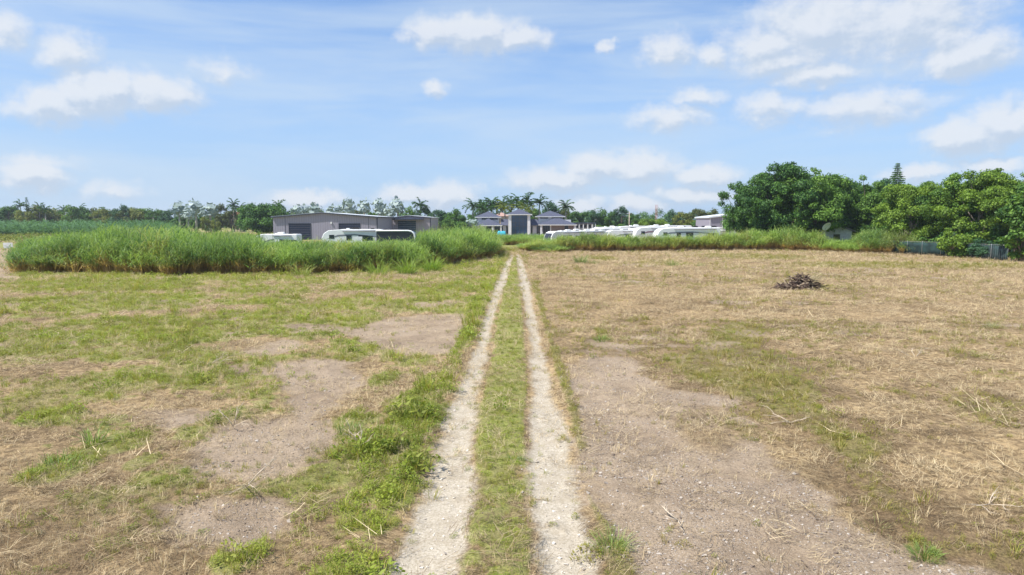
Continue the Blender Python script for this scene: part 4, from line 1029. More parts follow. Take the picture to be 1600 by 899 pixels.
def mansion():
    D = 230; s = lambda px: XD(px, D); z = lambda py: ZD(py, D)
    cx = s(811); e = empty('mansion', (cx, D, 0), 0, 'white two-storey mansion with slate hip roofs and a tall glass entrance tower', 'house')
    X = lambda px: s(px) - cx
    def block(a, b, y0, y1, top, m=M_STUCCO): return MB().box(X(a), X(b), y0, y1, -.2, top).build('wall', m, e)
    def roof(a, b, y0, y1, pe, pt):
        r = MB().hip(X(a), X(b), y0, y1, z(pe), z(pt)).build('roof', M_SLATE, e)
        MB().box(X(a) + .02, X(b) - .02, y0 + .02, y1 - .02, z(pe) - .28, z(pe) - .004).build('fascia', M_WHITE, r); return r
    def win(a, b, y, pa, pb, n=2, m=M_GLASS):
        w = MB().box(X(a), X(b), y - .04, y + .05, z(pb), z(pa)).build('window', m, e); f = MB(); wd = (X(b) - X(a))
        for i in range(n + 1): xx = X(a) + wd * i / n; f.box(xx - .05, xx + .05, y - .10, y - .045, z(pb), z(pa))
        f.build('frame', M_TRIM, w); return w
    # entrance tower
    block(796, 827, 0, 8, z(335.4)); roof(791, 831.5, -1.4, 9, 335, 326.5)
    MB().box(X(799.5), X(823.5), -.12, -.003, 0, z(336.5)).build('window', M_GLASSB, e)
    fr = MB()
    for px in (799.5, 805.5, 811.5, 817.5, 823.5): fr.box(X(px) - .06, X(px) + .06, -.2, -.125, 0, z(336.5))
    for py in (336.7, 342, 348, 354): fr.box(X(799.5), X(823.5), -.19, -.128, z(py) - .06, z(py) + .06)
    fr.build('window_frame', M_TRIM, e)
    for a, b in ((794.5, 799), (824, 828.5)): MB().box(X(a), X(b), -.9, -.22, -.2, z(335.4)).build('column', M_STUCCO, e)
    # left wing
    block(745, 779, 4, 13, z(339.3)); roof(741, 783, 3, 14, 339, 330)
    win(752, 763, 4, 339.8, 343.6, 3); win(765, 777, 4, 339.8, 343.6, 3)
    block(743, 782, -1, 3.9, z(352.3)); roof(740, 785, -2.2, 8, 352, 341.5)
    win(760, 768, -1, 353, 366, 2); win(773, 781, -1, 353, 366, 2)
    for px in (770, 783): MB().box(X(px) - .2, X(px) + .2, -2.0, -1.6, -.2, z(352.3)).build('column', M_STUCCO, e)
    # links beside the tower
    for a, b in ((782.5, 794), (829, 842)):
        block(a, b, 1.5, 7, z(352.3)); MB().prism([(0, z(352.3)), (6.0, z(342.6)), (6.6, z(343.5)), (.4, z(352.8))], X(a), X(b), 'x').build('roof', M_SLATE, e)
        win(a + 1, a + 3, 1.5, 353.5, 366, 1); win(b - 3, b - .5, 1.5, 353.5, 366, 1)
    # right wing
    block(842, 880, 4, 13, z(338.3)); roof(838, 884.5, 3, 14, 338, 328.7)
    win(845, 857, 4, 338.8, 342, 3); win(864, 879, 4, 338.8, 342, 3); MB().box(X(876), X(893), 2.5, 9, -.2, z(343.5)).build('wall', M_STUCCO, e)
    block(845, 896, -1, 3.9, z(351.3)); roof(841, 901, -2.2, 9, 351, 340.8)
    MB().box(X(861), X(896.1), -1.03, -.9, 0, z(352)).build('stone_cladding', M_STONE_W, e)
    win(848, 859, -1, 352, 366, 3); win(882, 887, -1.03, 353, 366, 1)
    for px in (845, 898): MB().box(X(px) - .25, X(px) + .25, -2.0, -1.5, -.2, z(351.3)).build('column', M_STUCCO, e)
    # annex
    block(900, 929, 3, 8, z(350)); MB().box(X(896), X(932), 1, 9, z(349.9), z(348)).build('flat_roof', M_TRIM, e)
    for px in (902, 908, 914, 921): win(px, px + 4, 3, 351, 356.5, 1)
    for px in (897, 905.5, 912, 919, 926, 931): MB().box(X(px) - .15, X(px) + .15, 1.1, 1.4, -.2, z(350)).build('post', M_WHITE, e)
mansion()

def far_house(px0, px1, D, pe, pt, wallm, roofm, label, name='house'):
    x0, x1 = XD(px0, D), XD(px1, D); e = empty(name, ((x0 + x1) / 2, D, 0), 0, label, 'house'); w = (x1 - x0) / 2
    MB().box(-w, w, 0, 8, -.2, ZD(pe, D)).build('wall', wallm, e); MB().hip(-w - .6, w + .6, -.6, 8.6, ZD(pe, D), ZD(pt, D)).build('roof', roofm, e)
    for i in range(2):
        xx = -w * .5 + i * w
        for zz in (.9, 4.2):
            if zz + 1.4 < ZD(pe, D): MB().box(xx - .6, xx + .6, -.06, .02, zz, zz + 1.4).build('window', M_GLASS, e)
M_CREAM = mat('cream_stucco', (.62, .52, .42), .85, var=.1); M_TILE = mat('orange_roof_tile', (.45, .20, .11), .85, var=.25, vscale=4)
far_house(772, 795, 252, 338, 332, M_CREAM, mat('faded_roof_tile', (.42, .27, .23), .85, var=.2), 'cream house with faded pinkish roof glimpsed behind the mansion')
far_house(362, 374, 310, 336, 331, M_CREAM, M_TILE, 'small orange-roofed house left of the rain tree')
M_SHEDW = mat('weathered_white_board', (.62, .64, .62), .85, var=.2)

def grey_shed():
    D = 182; x0, x1 = XD(1109, D), XD(1150, D); e = empty('metal_shed', (x0, D, 0), 0, 'grey metal shed with pale roof at the left end of the grove', 'shed'); W = x1 - x0
    MB().prism([(0, -.2), (W, -.2), (W, ZD(336, D)), (0, ZD(341, D))], 0, 14).build('wall', M_WALLM, e)
    MB().prism([(-.3, ZD(341, D)), (W + .3, ZD(336, D) + .03), (W + .3, ZD(336, D) + .4), (-.3, ZD(341, D) + .35)], -.4, 14.4).build('roof', M_ROOFW, e)
    MB().box(-.02, .12, -.06, -.003, 0, ZD(341, D)).box(XD(1128, D) - x0, XD(1129, D) - x0, -.06, -.003, 0, ZD(339, D)).build('corner_trim', M_WHITE, e)
grey_shed()
def gabled_shed():
    D = 122; x0, x1 = XD(1284, D), XD(1330, D); c = (x0 + x1) / 2; W = (x1 - x0) / 2
    e = empty('gabled_shed', (c, D, 0), R(-8), 'small weathered white gabled shed half hidden by cane grass', 'shed')
    ze, zt = ZD(361, D), ZD(353, D)
    MB().prism([(-W, -.2), (W, -.2), (W, ze), (.2, zt - .05), (-W, ze)], 0, 7).build('wall', M_SHEDW, e)
    MB().prism([(-W - .5, ze - .15), (.2, zt), (W + .5, ze - .15), (W + .5, ze), (.2, zt + .15), (-W - .5, ze)], -.5, 7.4).build('roof', mat('weathered_roof', (.22, .21, .20), .9, var=.3), e)
    MB().box(-.5, .6, -.05, -.002, 1.6, 2.6).build('window', M_GLASS, e)
    # dish
    x, D = XD(1289, 119), 119; z0 = ZD(353, D)
    d = empty('satellite_dish', (x, D, 0), 0, 'white satellite dish on a pole beside the gabled shed', 'satellite dish')
    MB().tube([(0, 0, 0), (0, 0, z0 - .3)], .05, 8).build('pole', M_METAL, d)
    m = MB(); vs = [(0, 0, 0)]; n = 20
    for k in (1, 2, 3):
        for j in range(n): a = j * 2 * PI / n; rr = .28 * k; vs.append((rr * math.cos(a), rr * rr * .35, rr * math.sin(a)))
    fs = [(0, 1 + j, 1 + (j + 1) % n) for j in range(n)] + [(1 + (k - 1) * n + j, 1 + k * n + j, 1 + k * n + (j + 1) % n, 1 + (k - 1) * n + (j + 1) % n) for k in (1, 2) for j in range(n)]
    o = m.add(vs, fs).build('dish', M_WHITE, d, True); o.location = (0, -.2, z0); o.rotation_euler = (R(-35), 0, R(200))
    s = o.modifiers.new('s', 'SOLIDIFY'); s.thickness = .03
    MB().tube([(0, 0, z0 - .5), (.5, -.75, z0 + .35)], .025, 6).build('feed_arm', M_METAL, d)
gabled_shed()

def fence():
    pts = [G(1395, 396.5), G(1440, 399), G(1500, 402), G(1574, 408)]
    e = empty('chain_link_fence', (pts[0][0], pts[0][1], 0), 0, 'chain-link fence with green windscreen fabric under the grove trees', 'fence')
    ox, oy = pts[0]; P = [(a - ox, b - oy) for a, b in pts]
    M_SCR = mat('green_windscreen', (.018, .042, .040), .85, var=.55, vscale=1.1, bump=.5, bscale=2.5)
    poss = []
    for (ax, ay), (bx, by) in zip(P[:-1], P[1:]):
        n = max(1, round(math.hypot(bx - ax, by - ay) / 3.0))
        for i in range(n): poss.append((ax + (bx - ax) * i / n, ay + (by - ay) * i / n))
    poss.append(P[-1])
    for x, y in poss: MB().tube([(x, y, -.1), (x, y, 2.0), (x, y, 2.04)], [.035, .035, .01], 8).build('post', M_METAL, e, True)
    MB().tube([(x, y, 1.94) for x, y in poss], .024, 6).build('top_rail', M_METAL, e, True)
    r = random.Random(3); vs = []; fs = []; K = 6
    for (ax, ay), (bx, by) in zip(poss[:-1], poss[1:]):
        b0 = len(vs)
        for i in range(K + 1):
            f = i / K; sag = .06 * math.sin(PI * f); w = .07 * math.sin(PI * f) * r.uniform(.3, 1)
            for zz in (.06, .7, 1.3, 1.88 - sag): vs.append((ax + (bx - ax) * f, ay + (by - ay) * f - .05 - w * math.sin(zz * 1.6), zz))
        for i in range(K):
            for j in range(3): fs.append((b0 + i * 4 + j, b0 + (i + 1) * 4 + j, b0 + (i + 1) * 4 + j + 1, b0 + i * 4 + j + 1))
    o = mesh_obj('windscreen', vs, fs, M_SCR, e, True); o.modifiers.new('s', 'SOLIDIFY').thickness = .01
    # diamond wire seen behind the screen's top edge
    w = MB()
    for (ax, ay), (bx, by) in zip(poss[:-1], poss[1:]):
        L = math.hypot(bx - ax, by - ay); n = int(L / .3)
        for i in range(n):
            f0, f1 = i / n, (i + 1) / n
            for za, zb in ((.1, 1.9), (1.9, .1)): w.tube([(ax + (bx - ax) * f0, ay + (by - ay) * f0, za), (ax + (bx - ax) * f1, ay + (by - ay) * f1, zb)], .006, 3, False)
    w.build('wire_mesh', M_METAL, e)
fence()
# taller end post with rail right of the fence
ex, ey = G(1574, 408); p = empty('gate_post', (ex + .35, ey - .2, 0), 0, 'taller pale green post at the right end of the screened fence', 'post')
MB().tube([(0, 0, -.1), (0, 0, 3.0), (0, 0, 3.05)], [.06, .06, .02], 8).build('shaft', mat('green_painted_metal', (.25, .42, .33), .5), p, True)
MB().tube([(0, 0, 2.9), (0, 0, 3.12)], [.085, .04], 8).build('cap', M_METAL, p, True)

# utility pole and lattice mast
D = 225; p = empty('utility_pole', (XD(983, D), D, 0), 0, 'pale wooden utility pole rising above the parked campers', 'utility pole')
MB().tube([(0, 0, 0), (0, 0, ZD(331, D))], [.19, .13], 8).build('pole', mat('pole_wood', (.46, .40, .32), .9, var=.2), p, True)
MB().box(-.9, .9, -.08, .08, ZD(331, D) - .8, ZD(331, D) - .65).build('crossarm', M_BARK, p)
D = 420; p = empty('lattice_mast', (XD(1025, D), D, 0), 0, 'thin reddish lattice mast on the horizon', 'mast'); h = ZD(320, D)
m = MB()
for sx, sy in ((-.6, -.4), (.6, -.4), (0, .6)): m.tube([(sx, sy, 0), (sx, sy, h)], .08, 5)
for i in range(int(h / 1.2)):
    z = i * 1.2; m.tube([(-.6, -.4, z), (.6, -.4, z + 1.2)], .05, 4, False); m.tube([(.6, -.4, z), (0, .6, z + 1.2)], .05, 4, False); m.tube([(0, .6, z), (-.6, -.4, z + 1.2)], .05, 4, False)
m.build('lattice', mat('red_mast_paint', (.42, .22, .20), .6), p)
# thin pine far left (bare, layered)
D = 338; p = empty('thin_pine', (XD(44, D), D, 0), 0, 'thin dark pine rising above the far row at left', 'tree'); h = ZD(308, D)
MB().tube([(0, 0, 0), (0, 0, h)], [.25, .05], 6).build('trunk', M_BARK, p)
cs = []; rs = []; r_ = np.random.default_rng(2)
for i in range(26):
    zz = h * (.6 + .4 * i / 26); R0 = 1.9 * (1 - i / 30); a = i * 2.4; cs.append(np.array([math.cos(a) * R0 * .6, math.sin(a) * R0 * .6, zz])); rs.append(R0 * .4 + .2)
V_, Q_, t_ = leaves_cloud(cs, rs, 30, .4, flat=.4, seed=8); np_mesh('crown', V_, Q_, None, M_LEAF['blue'], dict(tint=t_), p)

# ------------------------------------------------------------------ campers
M_RVW = mat('camper_gelcoat', (.80, .80, .79), .35, var=.06, vscale=.8, spec=.5)
M_RVROOF = mat('camper_roof_membrane', (.74, .74, .72), .7, var=.12, vscale=1.5)
M_SW1 = mat('burgundy_stripe', (.28, .17, .20), .4); M_SW2 = mat('grey_stripe', (.20, .21, .24), .4); M_SW3 = mat('tan_stripe', (.42, .33, .25), .4)
M_NOSE = mat('dark_nose_cap', (.03, .03, .04), .25, spec=.6)
def wheel(e, x, y, rad=.38):
    t = MB().tube([(x, y - .12, rad), (x, y - .09, rad), (x, y + .09, rad), (x, y + .12, rad)], [rad * .9, rad, rad, rad * .9], 20).build('wheel', M_RUBBER, e, True)
    MB().tube([(x, y - .135, rad), (x, y + .135, rad)], rad * .55, 12).build('rim', M_METAL, t, True)
def camper(kind, L, H, W, stripe, label, loc, rz, dark_nose=False, group='campers parked in the storage lot', n_ac=1, side=None, black_ac=False):
    """length along +x (nose at x=0), width along y"""
    nm = {'fifth': 'fifth_wheel_camper', 'trailer': 'travel_trailer', 'coach': 'motorhome'}[kind]
    e = empty(nm, loc, rz, label, 'camper', group)
    h = H; w = W / 2
    if kind == 'fifth':
        prof = [(.0, 2.0), (.15, 1.65), (2.7, 1.55), (3.0, .75), (L, .75), (L, h - .12), (L - .12, h), (2.6, h), (1.0, h - .12), (.35, h - .55), (.05, h - 1.2)]
    elif kind == 'trailer':
        prof = [(.25, .65), (L, .65), (L, h - .1), (L - .1, h), (1.1, h), (.5, h - .25), (.12, h - .9), (.0, 1.5)]
    else:
        prof = [(.0, .6), (L - .25, .6), (L, .9), (L, h - .5), (L - .15, h - .15), (L - .5, h), (.6, h), (.22, h - .25), (.05, h - .9), (-.05, 1.5)]
    body = MB().prism(prof, -w, w).build('body', side or M_RVW, e, bevel=.07)
    def yz(x): return x
    # stripes and windows on both sides
    for sgn in (-1, 1):
        y0, y1 = (-w - .012, -w - .002) if sgn < 0 else (w + .002, w + .012)
        s = MB(); a = .9 if kind != 'fifth' else .7
        s.prism([(a, h - 1.35), (a + 1.6, h - .75), (L * .55, h - .62), (L - .4, h - 1.0), (L - .4, h - 1.12), (L * .55, h - .82), (a + 1.8, h - .98)], y0, y1)
        s.prism([(3.2, .95), (L - .3, .95), (L - .3, 1.15), (L * .5, 1.25), (3.2, 1.1)], y0 - .001 * sgn, y1)
        s.build('stripe', stripe, body)
        for k, (xa, ww, za, hh) in enumerate([(3.5, .75, h - 1.5, .62), (5.2, 1.3, h - 1.6, .72), (L - 2.3, 1.1, h - 1.55, .6)] + ([(1.1, .7, h - 1.25, .45)] if kind == 'fifth' else [])):
            ya, yb = (-w - .03, -w - .014) if sgn < 0 else (w + .014, w + .03)
            wd = MB().box(xa, xa + ww, ya, yb, za, za + hh).build('window', M_GLASS, e, bevel=.01)
            MB().box(xa - .05, xa + ww + .05, min(ya, yb) + .004 * (sgn < 0) , max(ya, yb) - .004, za - .05, za).box(xa - .05, xa + ww + .05, min(ya, yb) + .004, max(ya, yb) - .004, za + hh, za + hh + .05).build('frame', M_BLACK, wd)
        if sgn < 0:
            dr = MB().box(L - 3.4, L - 2.65, -w - .035, -w - .014, .8, 2.75).build('door', M_RVW, e, bevel=.01)
            MB().box(L - 2.8, L - 2.72, -w - .07, -w - .036, 1.7, 1.85).build('handle', M_BLACK, dr)
            MB().tube([(3.0, -w - .10, h - .22), (L - .8, -w - .10, h - .22)], .07, 8).build('awning_tube', M_SW2, e, True)
    # slide-out
    MB().box(4.7, 7.4 if L > 9 else 6.2, w + .035, w + .55, .95, h - .55).build('slide_out', side or M_RVW, e, bevel=.04)
    # roof membrane, air conditioners, vents
    MB().box(1.2 if kind != 'fifth' else 2.7, L - .2, -w + .12, w - .12, h + .002, h + .03).build('roof', M_RVROOF, e)
    for i in range(n_ac):
        x = 4.2 + i * (L - 6.5) / max(1, n_ac - 1 + .001) if n_ac > 1 else L * .5
        MB().prism([(x, h + .03), (x + 1.05, h + .03), (x + .98, h + .27), (x + .78, h + .34), (x + .1, h + .30)], -.35, .35).build('air_conditioner', M_BLACK if black_ac else M_WHITE, e, bevel=.04)
    for x in (2.9 if kind != 'fifth' else 3.3, L - 1.6): MB().prism([(x, h + .03), (x + .5, h + .03), (x + .45, h + .17), (x + .05, h + .17)], -.25, .25).build('roof_vent', M_WHITE if x < 5 else M_BLACK, e, bevel=.02)
    if kind == 'fifth':
        cap = [(-.02, 2.05), (.03, h - 1.2), (.30, h - .57), (.9, h - .16), (1.0, h - .3), (.55, h - .8), (.25, 2.0)]
        MB().prism(cap, -w + .1, w - .1).build('nose_cap', M_NOSE if dark_nose else M_RVW, e, bevel=.03)
        MB().box(1.0, 1.2, -.5, -.35, 0, 1.6).box(1.0, 1.2, .35, .5, 0, 1.6).build('landing_leg', M_METAL, e)
    elif kind == 'trailer':
        MB().prism([(-.03, 1.5), (.085, h - .95), (.42, h - .32), (.5, h - .4), (.2, 1.5)], -w + .15, w - .15).build('nose_cap', M_NOSE if dark_nose else M_SW2, e, bevel=.02)
        MB().tube([(.3, -.6, .6), (-1.1, 0, .55)], .05, 6).tube([(.3, .6, .6), (-1.1, 0, .55)], .05, 6).tube([(-.9, 0, .1), (-.9, 0, .95)], .04, 6).build('hitch', M_BLACK, e)
    else:
        MB().prism([(-.07, 1.5), (.03, h - .95), (.2, h - .35), (.26, h - .4), (.1, 1.5)], -w + .1, w - .1).build('windscreen', M_GLASS, e)
        for sg in (-1, 1): MB().box(-.08, -.04, sg * .95 - .18, sg * .95 + .18, .85, 1.05).build('headlight', M_WHITE, e)
    xs = (L - 3.6 - .6, L - 2.7 - .6) if kind != 'coach' else (1.6, L - 3.0)
    for x in xs:
        for y in (-w + .1, w - .1): wheel(e, x, y)
    return e
def cp(px, D, rz, kind, L, H, stripe, label, **kw): return camper(kind, L, H, 2.5, stripe, label, (XD(px, D), D, 0), R(rz), **kw)
# right-hand lot: seen over the low cane grass, noses to the left
cp(1023, 119, 8, 'fifth', 11.5, 3.75, M_SW2, 'front-row white fifth-wheel camper with small dark nose window, the farthest right', n_ac=2)
cp(989, 124, 9, 'fifth', 11.0, 3.85, M_SW1, 'white fifth-wheel camper with burgundy swoosh, second from the right in front', n_ac=1)
cp(945, 125, 8, 'trailer', 9.0, 3.3, M_SW2, 'white travel trailer with two dark side windows in the middle of the lot', n_ac=1)
cp(918, 131, 14, 'fifth', 10.5, 3.55, M_SW3, 'white fifth-wheel camper with tan swoosh, left of the middle trailer', n_ac=1)
cp(884, 127, 24, 'trailer', 8.0, 3.1, M_SW1, 'small white trailer with burgundy stripe behind the tall cane tuft', dark_nose=False)
cp(869, 128, 30, 'trailer', 8.0, 3.1, M_SW3, 'white trailer with tan stripe, second from the left end of the lot', dark_nose=True)
cp(855, 124, 30, 'trailer', 8.0, 3.05, M_SW2, 'leftmost white trailer of the lot with dark wrapped nose', dark_nose=True)
cp(960, 146, 8, 'fifth', 11.0, 3.85, M_SW1, 'white fifth-wheel camper in the second row behind the tan-striped one', n_ac=2)
cp(1000, 152, 8, 'fifth', 11.5, 3.9, M_SW3, 'white fifth-wheel camper in the second row, middle', n_ac=1)
cp(1052, 142, 8, 'coach', 10.5, 3.6, M_SW2, 'white motorhome with dark rooftop air conditioners at the right of the second row', n_ac=3, black_ac=True)
cp(925, 158, 8, 'trailer', 8.5, 3.5, M_SW2, 'pale camper in the back row beside the mansion annex', n_ac=1)
cp(1085, 132, 8, 'trailer', 6.5, 3.2, M_SW3, 'short low white trailer behind the right end of the front row')
# left: over the tall cane bank
cp(505, 98, 3, 'fifth', 8.4, 3.75, M_SW2, 'white camper with roof vents over the cane grass in front of the warehouse', group='campers beside the warehouse', n_ac=1, black_ac=True)
cp(400, 104, 0, 'trailer', 6.6, 2.95, M_SW2, 'low white trailer roof left of the white camper, nearest the warehouse corner', group='campers beside the warehouse')
def black_hauler():
    D = 95; x0, x1 = XD(588, D), XD(648, D); L = x1 - x0
    e = empty('toy_hauler', (x0, D, 0), 0, 'black-sided toy hauler with white arched rear frame right of the white camper', 'camper', 'campers beside the warehouse')
    h = ZD(361, D)
    prof = [(0, .6), (L, .6), (L, h - .8), (L - .15, h - .35), (L - .5, h - .08), (L - .9, h), (0, h)]
    MB().prism(prof, 0, 2.5).build('body', M_NOSE, e, bevel=.05)
    m = MB(); m.tube([(0, -.06, h + .02), (L - .9, -.06, h + .02), (L - .45, -.06, h - .08), (L - .12, -.06, h - .35), (L + .02, -.06, h - .8), (L + .02, -.06, .6)], .11, 8)
    m.build('arch_rail', M_RVW, e, True); MB().box(.1, L - .8, .1, 2.4, h + .002, h + .06).build('roof', M_RVROOF, e)
    for x in (.9, 1.7): MB().prism([(x, h + .06), (x + .6, h + .06), (x + .5, h + .25), (x + .1, h + .25)], .8, 1.5).build('air_conditioner', M_BLACK, e, bevel=.03)
    MB().box(1.0, 2.2, -.02, -.003, h - 1.6, h - .9).build('window', M_GLASS, e)
    for x in (2.0, 2.9): wheel(e, x, .15); wheel(e, x, 2.35)
black_hauler()

# turquoise tarp-covered load by the mansion
def tarp():
    D = 205; x0, x1 = XD(776, D), XD(791, D); m = MB(); nx, ny = 14, 8; W = x1 - x0; vs = []; fs = []
    r = random.Random(4)
    for j in range(ny + 1):
        for i in range(nx + 1):
            u, v = i / nx, j / ny; edge = min(1, 6 * min(u, 1 - u, v, 1 - v)); z = 1.15 + .35 * math.sin(u * 7) * .5 + .25 * (u > .55) + r.uniform(-.05, .05)
            vs.append((u * W, v * 2.2, max(0.0, z * edge ** .5) + .6 * (edge > 0)))
    for j in range(ny):
        for i in range(nx): a = j * (nx + 1) + i; fs.append((a, a + 1, a + nx + 2, a + nx + 1))
    o = mesh_obj('tarp_covered_load', vs, fs, mat('turquoise_tarp', (.05, .42, .55), .45, var=.15), None, True); o.location = (x0, D, 0); o.modifiers.new('s', 'SOLIDIFY').thickness = .04
    tag(o, 'turquoise tarp-covered load left of the mansion tower', 'tarp')
tarp()
# white board at far left
gx, gy = G(13, 391); e = empty('white_board', (gx, gy, 0), R(6), 'small white board on two short legs at the left picture edge', 'board')
MB().box(-.75, .75, -.03, .03, .35, 1.25).build('panel', M_WHITE, e)
for s in (-.55, .55): MB().box(s - .04, s + .04, .035, .10, -.05, 1.1).build('leg', M_METAL, e)

# ------------------------------------------------------------------ debris pile and small plants in the field
def brush_pile():
    x, y = G(1254, 452); e = empty('brush_pile', (x, y, 0), 0, 'heap of dark dead branches and straw on the right of the field', 'brush pile'); e.scale = (1.18, 1.15, 1.2)
    r = np.random.default_rng(42); M_ST = mat('dark_dead_wood', (.10, .066, .05), .9, var=.5, vscale=6); M_PS = mat('bleached_wood', (.36, .28, .20), .9, var=.3, vscale=5)
    d = MB(); p = MB()
    for i in range(330):
        a = r.uniform(0, 2 * PI); q = r.uniform(0, 1) ** .7; cx, cy = q * math.cos(a) * 1.5, q * math.sin(a) * .9; top = 1.0 * (1 - q) ** .8 + .06
        c = Vector((cx - .15, cy, r.uniform(.1, 1) * top)); L = r.uniform(.25, .9); ph = r.uniform(0, PI); t = r.normal(0, .35) - .5 * np.sign(cx) * 0
        dv = Vector((math.cos(ph) * math.cos(t), math.sin(ph) * math.cos(t), math.sin(t))) * L / 2
        k = Vector((r.normal(0, .05), r.normal(0, .05), r.normal(0, .05))); rd = r.uniform(.012, .045)
        (p if i % 4 == 0 else d).tube([c - dv, c + k, c + dv], [rd, rd * .85, rd * .4], 5)
    for i in range(70):
        a = r.uniform(0, 2 * PI); q = r.uniform(1.3, 2.6); c = Vector((q * math.cos(a), q * .8 * math.sin(a), .05)); L = r.uniform(.15, .5); ph = r.uniform(0, PI)
        dv = Vector((math.cos(ph), math.sin(ph), r.uniform(-.05, .1))) * L / 2; d.tube([c - dv, c, c + dv], [.012, .012, .006], 4)
    d.build('dark_branches', M_ST, e, True); p.build('pale_branches', M_PS, e, True)
    # curved dead fronds on the right side
    b = NB(); n = 120; a = r.uniform(-.9, .9, n); base = np.stack([r.uniform(-.1, .9, n), r.uniform(-.6, .5, n), r.uniform(.2, .7, n)], 1)
    V, Q, T, m = blades(base, a, r.uniform(.7, 1.2, n), r.uniform(.5, 1.2, n), r.uniform(.012, .03, n), r.uniform(.6, 1.4, n), 4)
    b.add(V, Q, T, np.repeat(r.uniform(0, 1, n), m), np.repeat(r.uniform(0, .4, n), m)).build('dry_fronds', M_STRAW2, e)
    # soil heap inside so the heap is solid
    vs = [(-.1, 0, .62)]; fs = []
    for k in (1, 2, 3):
        for j in range(14): t = j * 2 * PI / 14; q = k / 3; vs.append((q * 1.25 * math.cos(t) * r.uniform(.85, 1.1) - .1, q * .75 * math.sin(t) * r.uniform(.85, 1.1), .62 * (1 - q) + (.02 if k < 3 else -.06)))
    fs = [(0, 1 + j, 1 + (j + 1) % 14) for j in range(14)] + [(1 + (k - 1) * 14 + j, 1 + k * 14 + j, 1 + k * 14 + (j + 1) % 14, 1 + (k - 1) * 14 + (j + 1) % 14) for k in (1, 2) for j in range(14)]
    mesh_obj('core', vs, fs, M_ST, e)
M_STRAW2 = leaf_mat('dead_frond', (.24, .19, .12), (.52, .44, .27), .1, dry=(.2, .2, .1))
brush_pile()

M_CL = leaf_mat('grey_green_blade', (.09, .16, .035), (.30, .40, .11), .3, dry=(.42, .34, .18))
def clump(px, py, n, h, w, label, r0=.3, drycol=0.0, name='grass_clump', material=None, spread=.9):
    x, y = G(px, py); L = layout(np.array([x]), np.array([y])); z = float(ground_z(np.array([x]), np.array([y]), L)[0])
    b = NB(); a = U(0, 2 * PI, n); rr = np.sqrt(U(0, 1, n)) * r0; base = np.stack([np.cos(a) * rr, np.sin(a) * rr, np.full(n, -.04)], 1)
    V, Q, T, m = blades(base, a + U(-.7, .7, n), U(.05, spread, n), U(.45, 1, n) * h, U(.7, 1.2, n) * w, U(.3, 1.2, n), 4)
    o = b.add(V, Q, T, np.repeat(U(0, 1, n), m), np.repeat(np.clip(U(-.4, .5, n) + drycol, 0, 1), m)).build(name, material or M_CL)
    o.location = (x, y, z); return tag(o, label, 'grass clump', 'single grass clumps in the field')
clump(907, 412, 160, 1.5, .04, 'blue-green cane clump on the bare field right of the track end', .7)
clump(925, 413, 90, .7, .03, 'low green clump right of the blue-green cane clump', .8)
clump(1050, 417, 110, 1.0, .03, 'pale green clump in the far bare field above the open middle', .7)
clump(1093, 416, 90, .6, .03, 'small bright green clump right of the pale green one', .6)
clump(940, 532, 150, .42, .012, 'bright yellow-green tuft right of the track in the middle distance', .32, -.3)
clump(1550, 514, 130, .55, .014, 'spreading dry-tipped tuft near the right picture edge', .3, .35, spread=1.3)
clump(1445, 862, 170, .30, .009, 'bright green tuft on the edge of the bare soil at lower right', .16, -.3)
clump(545, 672, 150, .42, .012, 'bright green tuft with pale stalks left of the track', .28, -.1)
clump(1165, 385, 140, 2.6, .05, 'cane clump at the right end of the camper band', .9)
clump(675, 424, 200, 2.3, .05, 'pale yellow-green cane clump standing in front of the left bank', .7, -.3, material=leaf_mat('pale_cane_blade', (.12, .22, .03), (.34, .46, .08), .35, dry=(.42, .34, .18)))
clump(636, 428, 240, 2.4, .04, 'pale cane clump left of the foremost pale clump', .8, -.2, material=bpy.data.materials['pale_cane_blade'])
clump(590, 429, 200, 2.1, .035, 'low pale cane clump at the foot of the left bank, below the white camper', .8, -.1, material=bpy.data.materials['pale_cane_blade'])
clump(470, 430, 160, 1.7, .03, 'small dry cane clump at the foot of the left bank, below the warehouse door', .8, .35, material=bpy.data.materials['pale_cane_blade'])
clump(145, 690, 60, .6, .02, 'broad-bladed green grass clump at far left', .2, -.3)
clump(95, 735, 90, .45, .014, 'bright green clump in the lower left corner area', .35, -.3)
clump(955, 860, 140, .45, .010, 'tall yellow-green grass tuft beside the right rut at the bottom edge', .22, 0)
clump(805, 720, 120, .22, .007, 'green tuft in the middle of the track strip', .16, -.3)
clump(1530, 560, 60, .5, .02, 'wispy pale dead clump on the right field', .4, .7, spread=1.4)
clump(1370, 820, 40, .35, .012, 'dry clump beside the bare soil at lower right', .2, .6, spread=1.4)

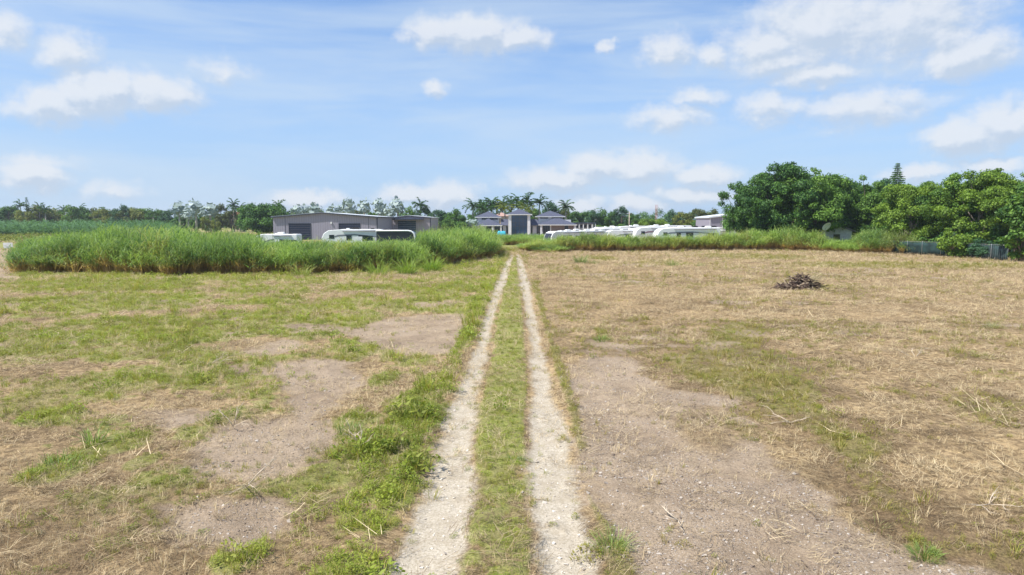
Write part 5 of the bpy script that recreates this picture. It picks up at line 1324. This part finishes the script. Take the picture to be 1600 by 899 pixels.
M_TWIG = mat('bleached_twig', (.60, .50, .38), .85, var=.2)
def dead_branch(px, py, L, seed, label, up=.7):
    x, y = G(px, py); r = random.Random(seed); m = MB()
    def br(p, a, el_, l, rad, d):
        q = p + Vector((math.cos(a) * math.cos(el_), math.sin(a) * math.cos(el_), math.sin(el_))) * l; mid = p.lerp(q, .5) + Vector((r.uniform(-.06, .06), r.uniform(-.06, .06), r.uniform(-.03, .05))) * l
        m.tube([p, mid, q], [rad, rad * .8, rad * .45], 5)
        if d: 
            for _ in range(2): br(p.lerp(q, r.uniform(.45, .95)), a + r.uniform(-.9, .9), max(-.05, el_ + r.uniform(-.5, .35)), l * r.uniform(.45, .7), rad * .55, d - 1)
    for k in range(4): br(Vector((0, 0, .02)), r.uniform(0, 2 * PI), r.uniform(.15, up), L * r.uniform(.6, 1), .011, 2)
    o = m.build('dead_branch', M_TWIG, None, True); o.location = (x, y, 0.0); tag(o, label, 'branch', 'bleached dead branches in the field')
dead_branch(385, 763, .75, 1, 'bleached forked twig lying on the bare soil at lower left')
dead_branch(365, 668, .6, 2, 'upright pale stalks at the upper edge of the bare soil patch', 1.3)
dead_branch(560, 700, .55, 3, 'pale forked stalks left of the green verge', 1.2)
dead_branch(330, 570, .6, 4, 'pale forked twig between bare soil and grass in the left field', .8)
dead_branch(1235, 662, .55, 5, 'long pale twig on the straw right of the olive belt', .3)
dead_branch(1545, 790, .5, 6, 'pale tangled twig at the lower right picture edge', .4)
dead_branch(1060, 815, .4, 7, 'small pale twig on the gravelly soil at lower right', .4)
dead_branch(1430, 560, .6, 8, 'pale branched twig in the middle of the right field', .5)

# ------------------------------------------------------------------ haze
m = bpy.data.materials.new('air_haze'); m.use_nodes = True; t = m.node_tree; t.nodes.clear()
o_ = t.nodes.new('ShaderNodeOutputMaterial'); v_ = t.nodes.new('ShaderNodeVolumePrincipled')
v_.inputs['Color'].default_value = (.80, .88, 1, 1); v_.inputs['Density'].default_value = .00018; v_.inputs['Anisotropy'].default_value = .2
t.links.new(v_.outputs[0], o_.inputs['Volume'])
hz = MB().box(-7000, 7000, -500, 6500, -2, 24).build('haze', m); hz['kind'] = 'stuff'
tag(hz, 'thin bluish haze in the air over the field', 'haze')
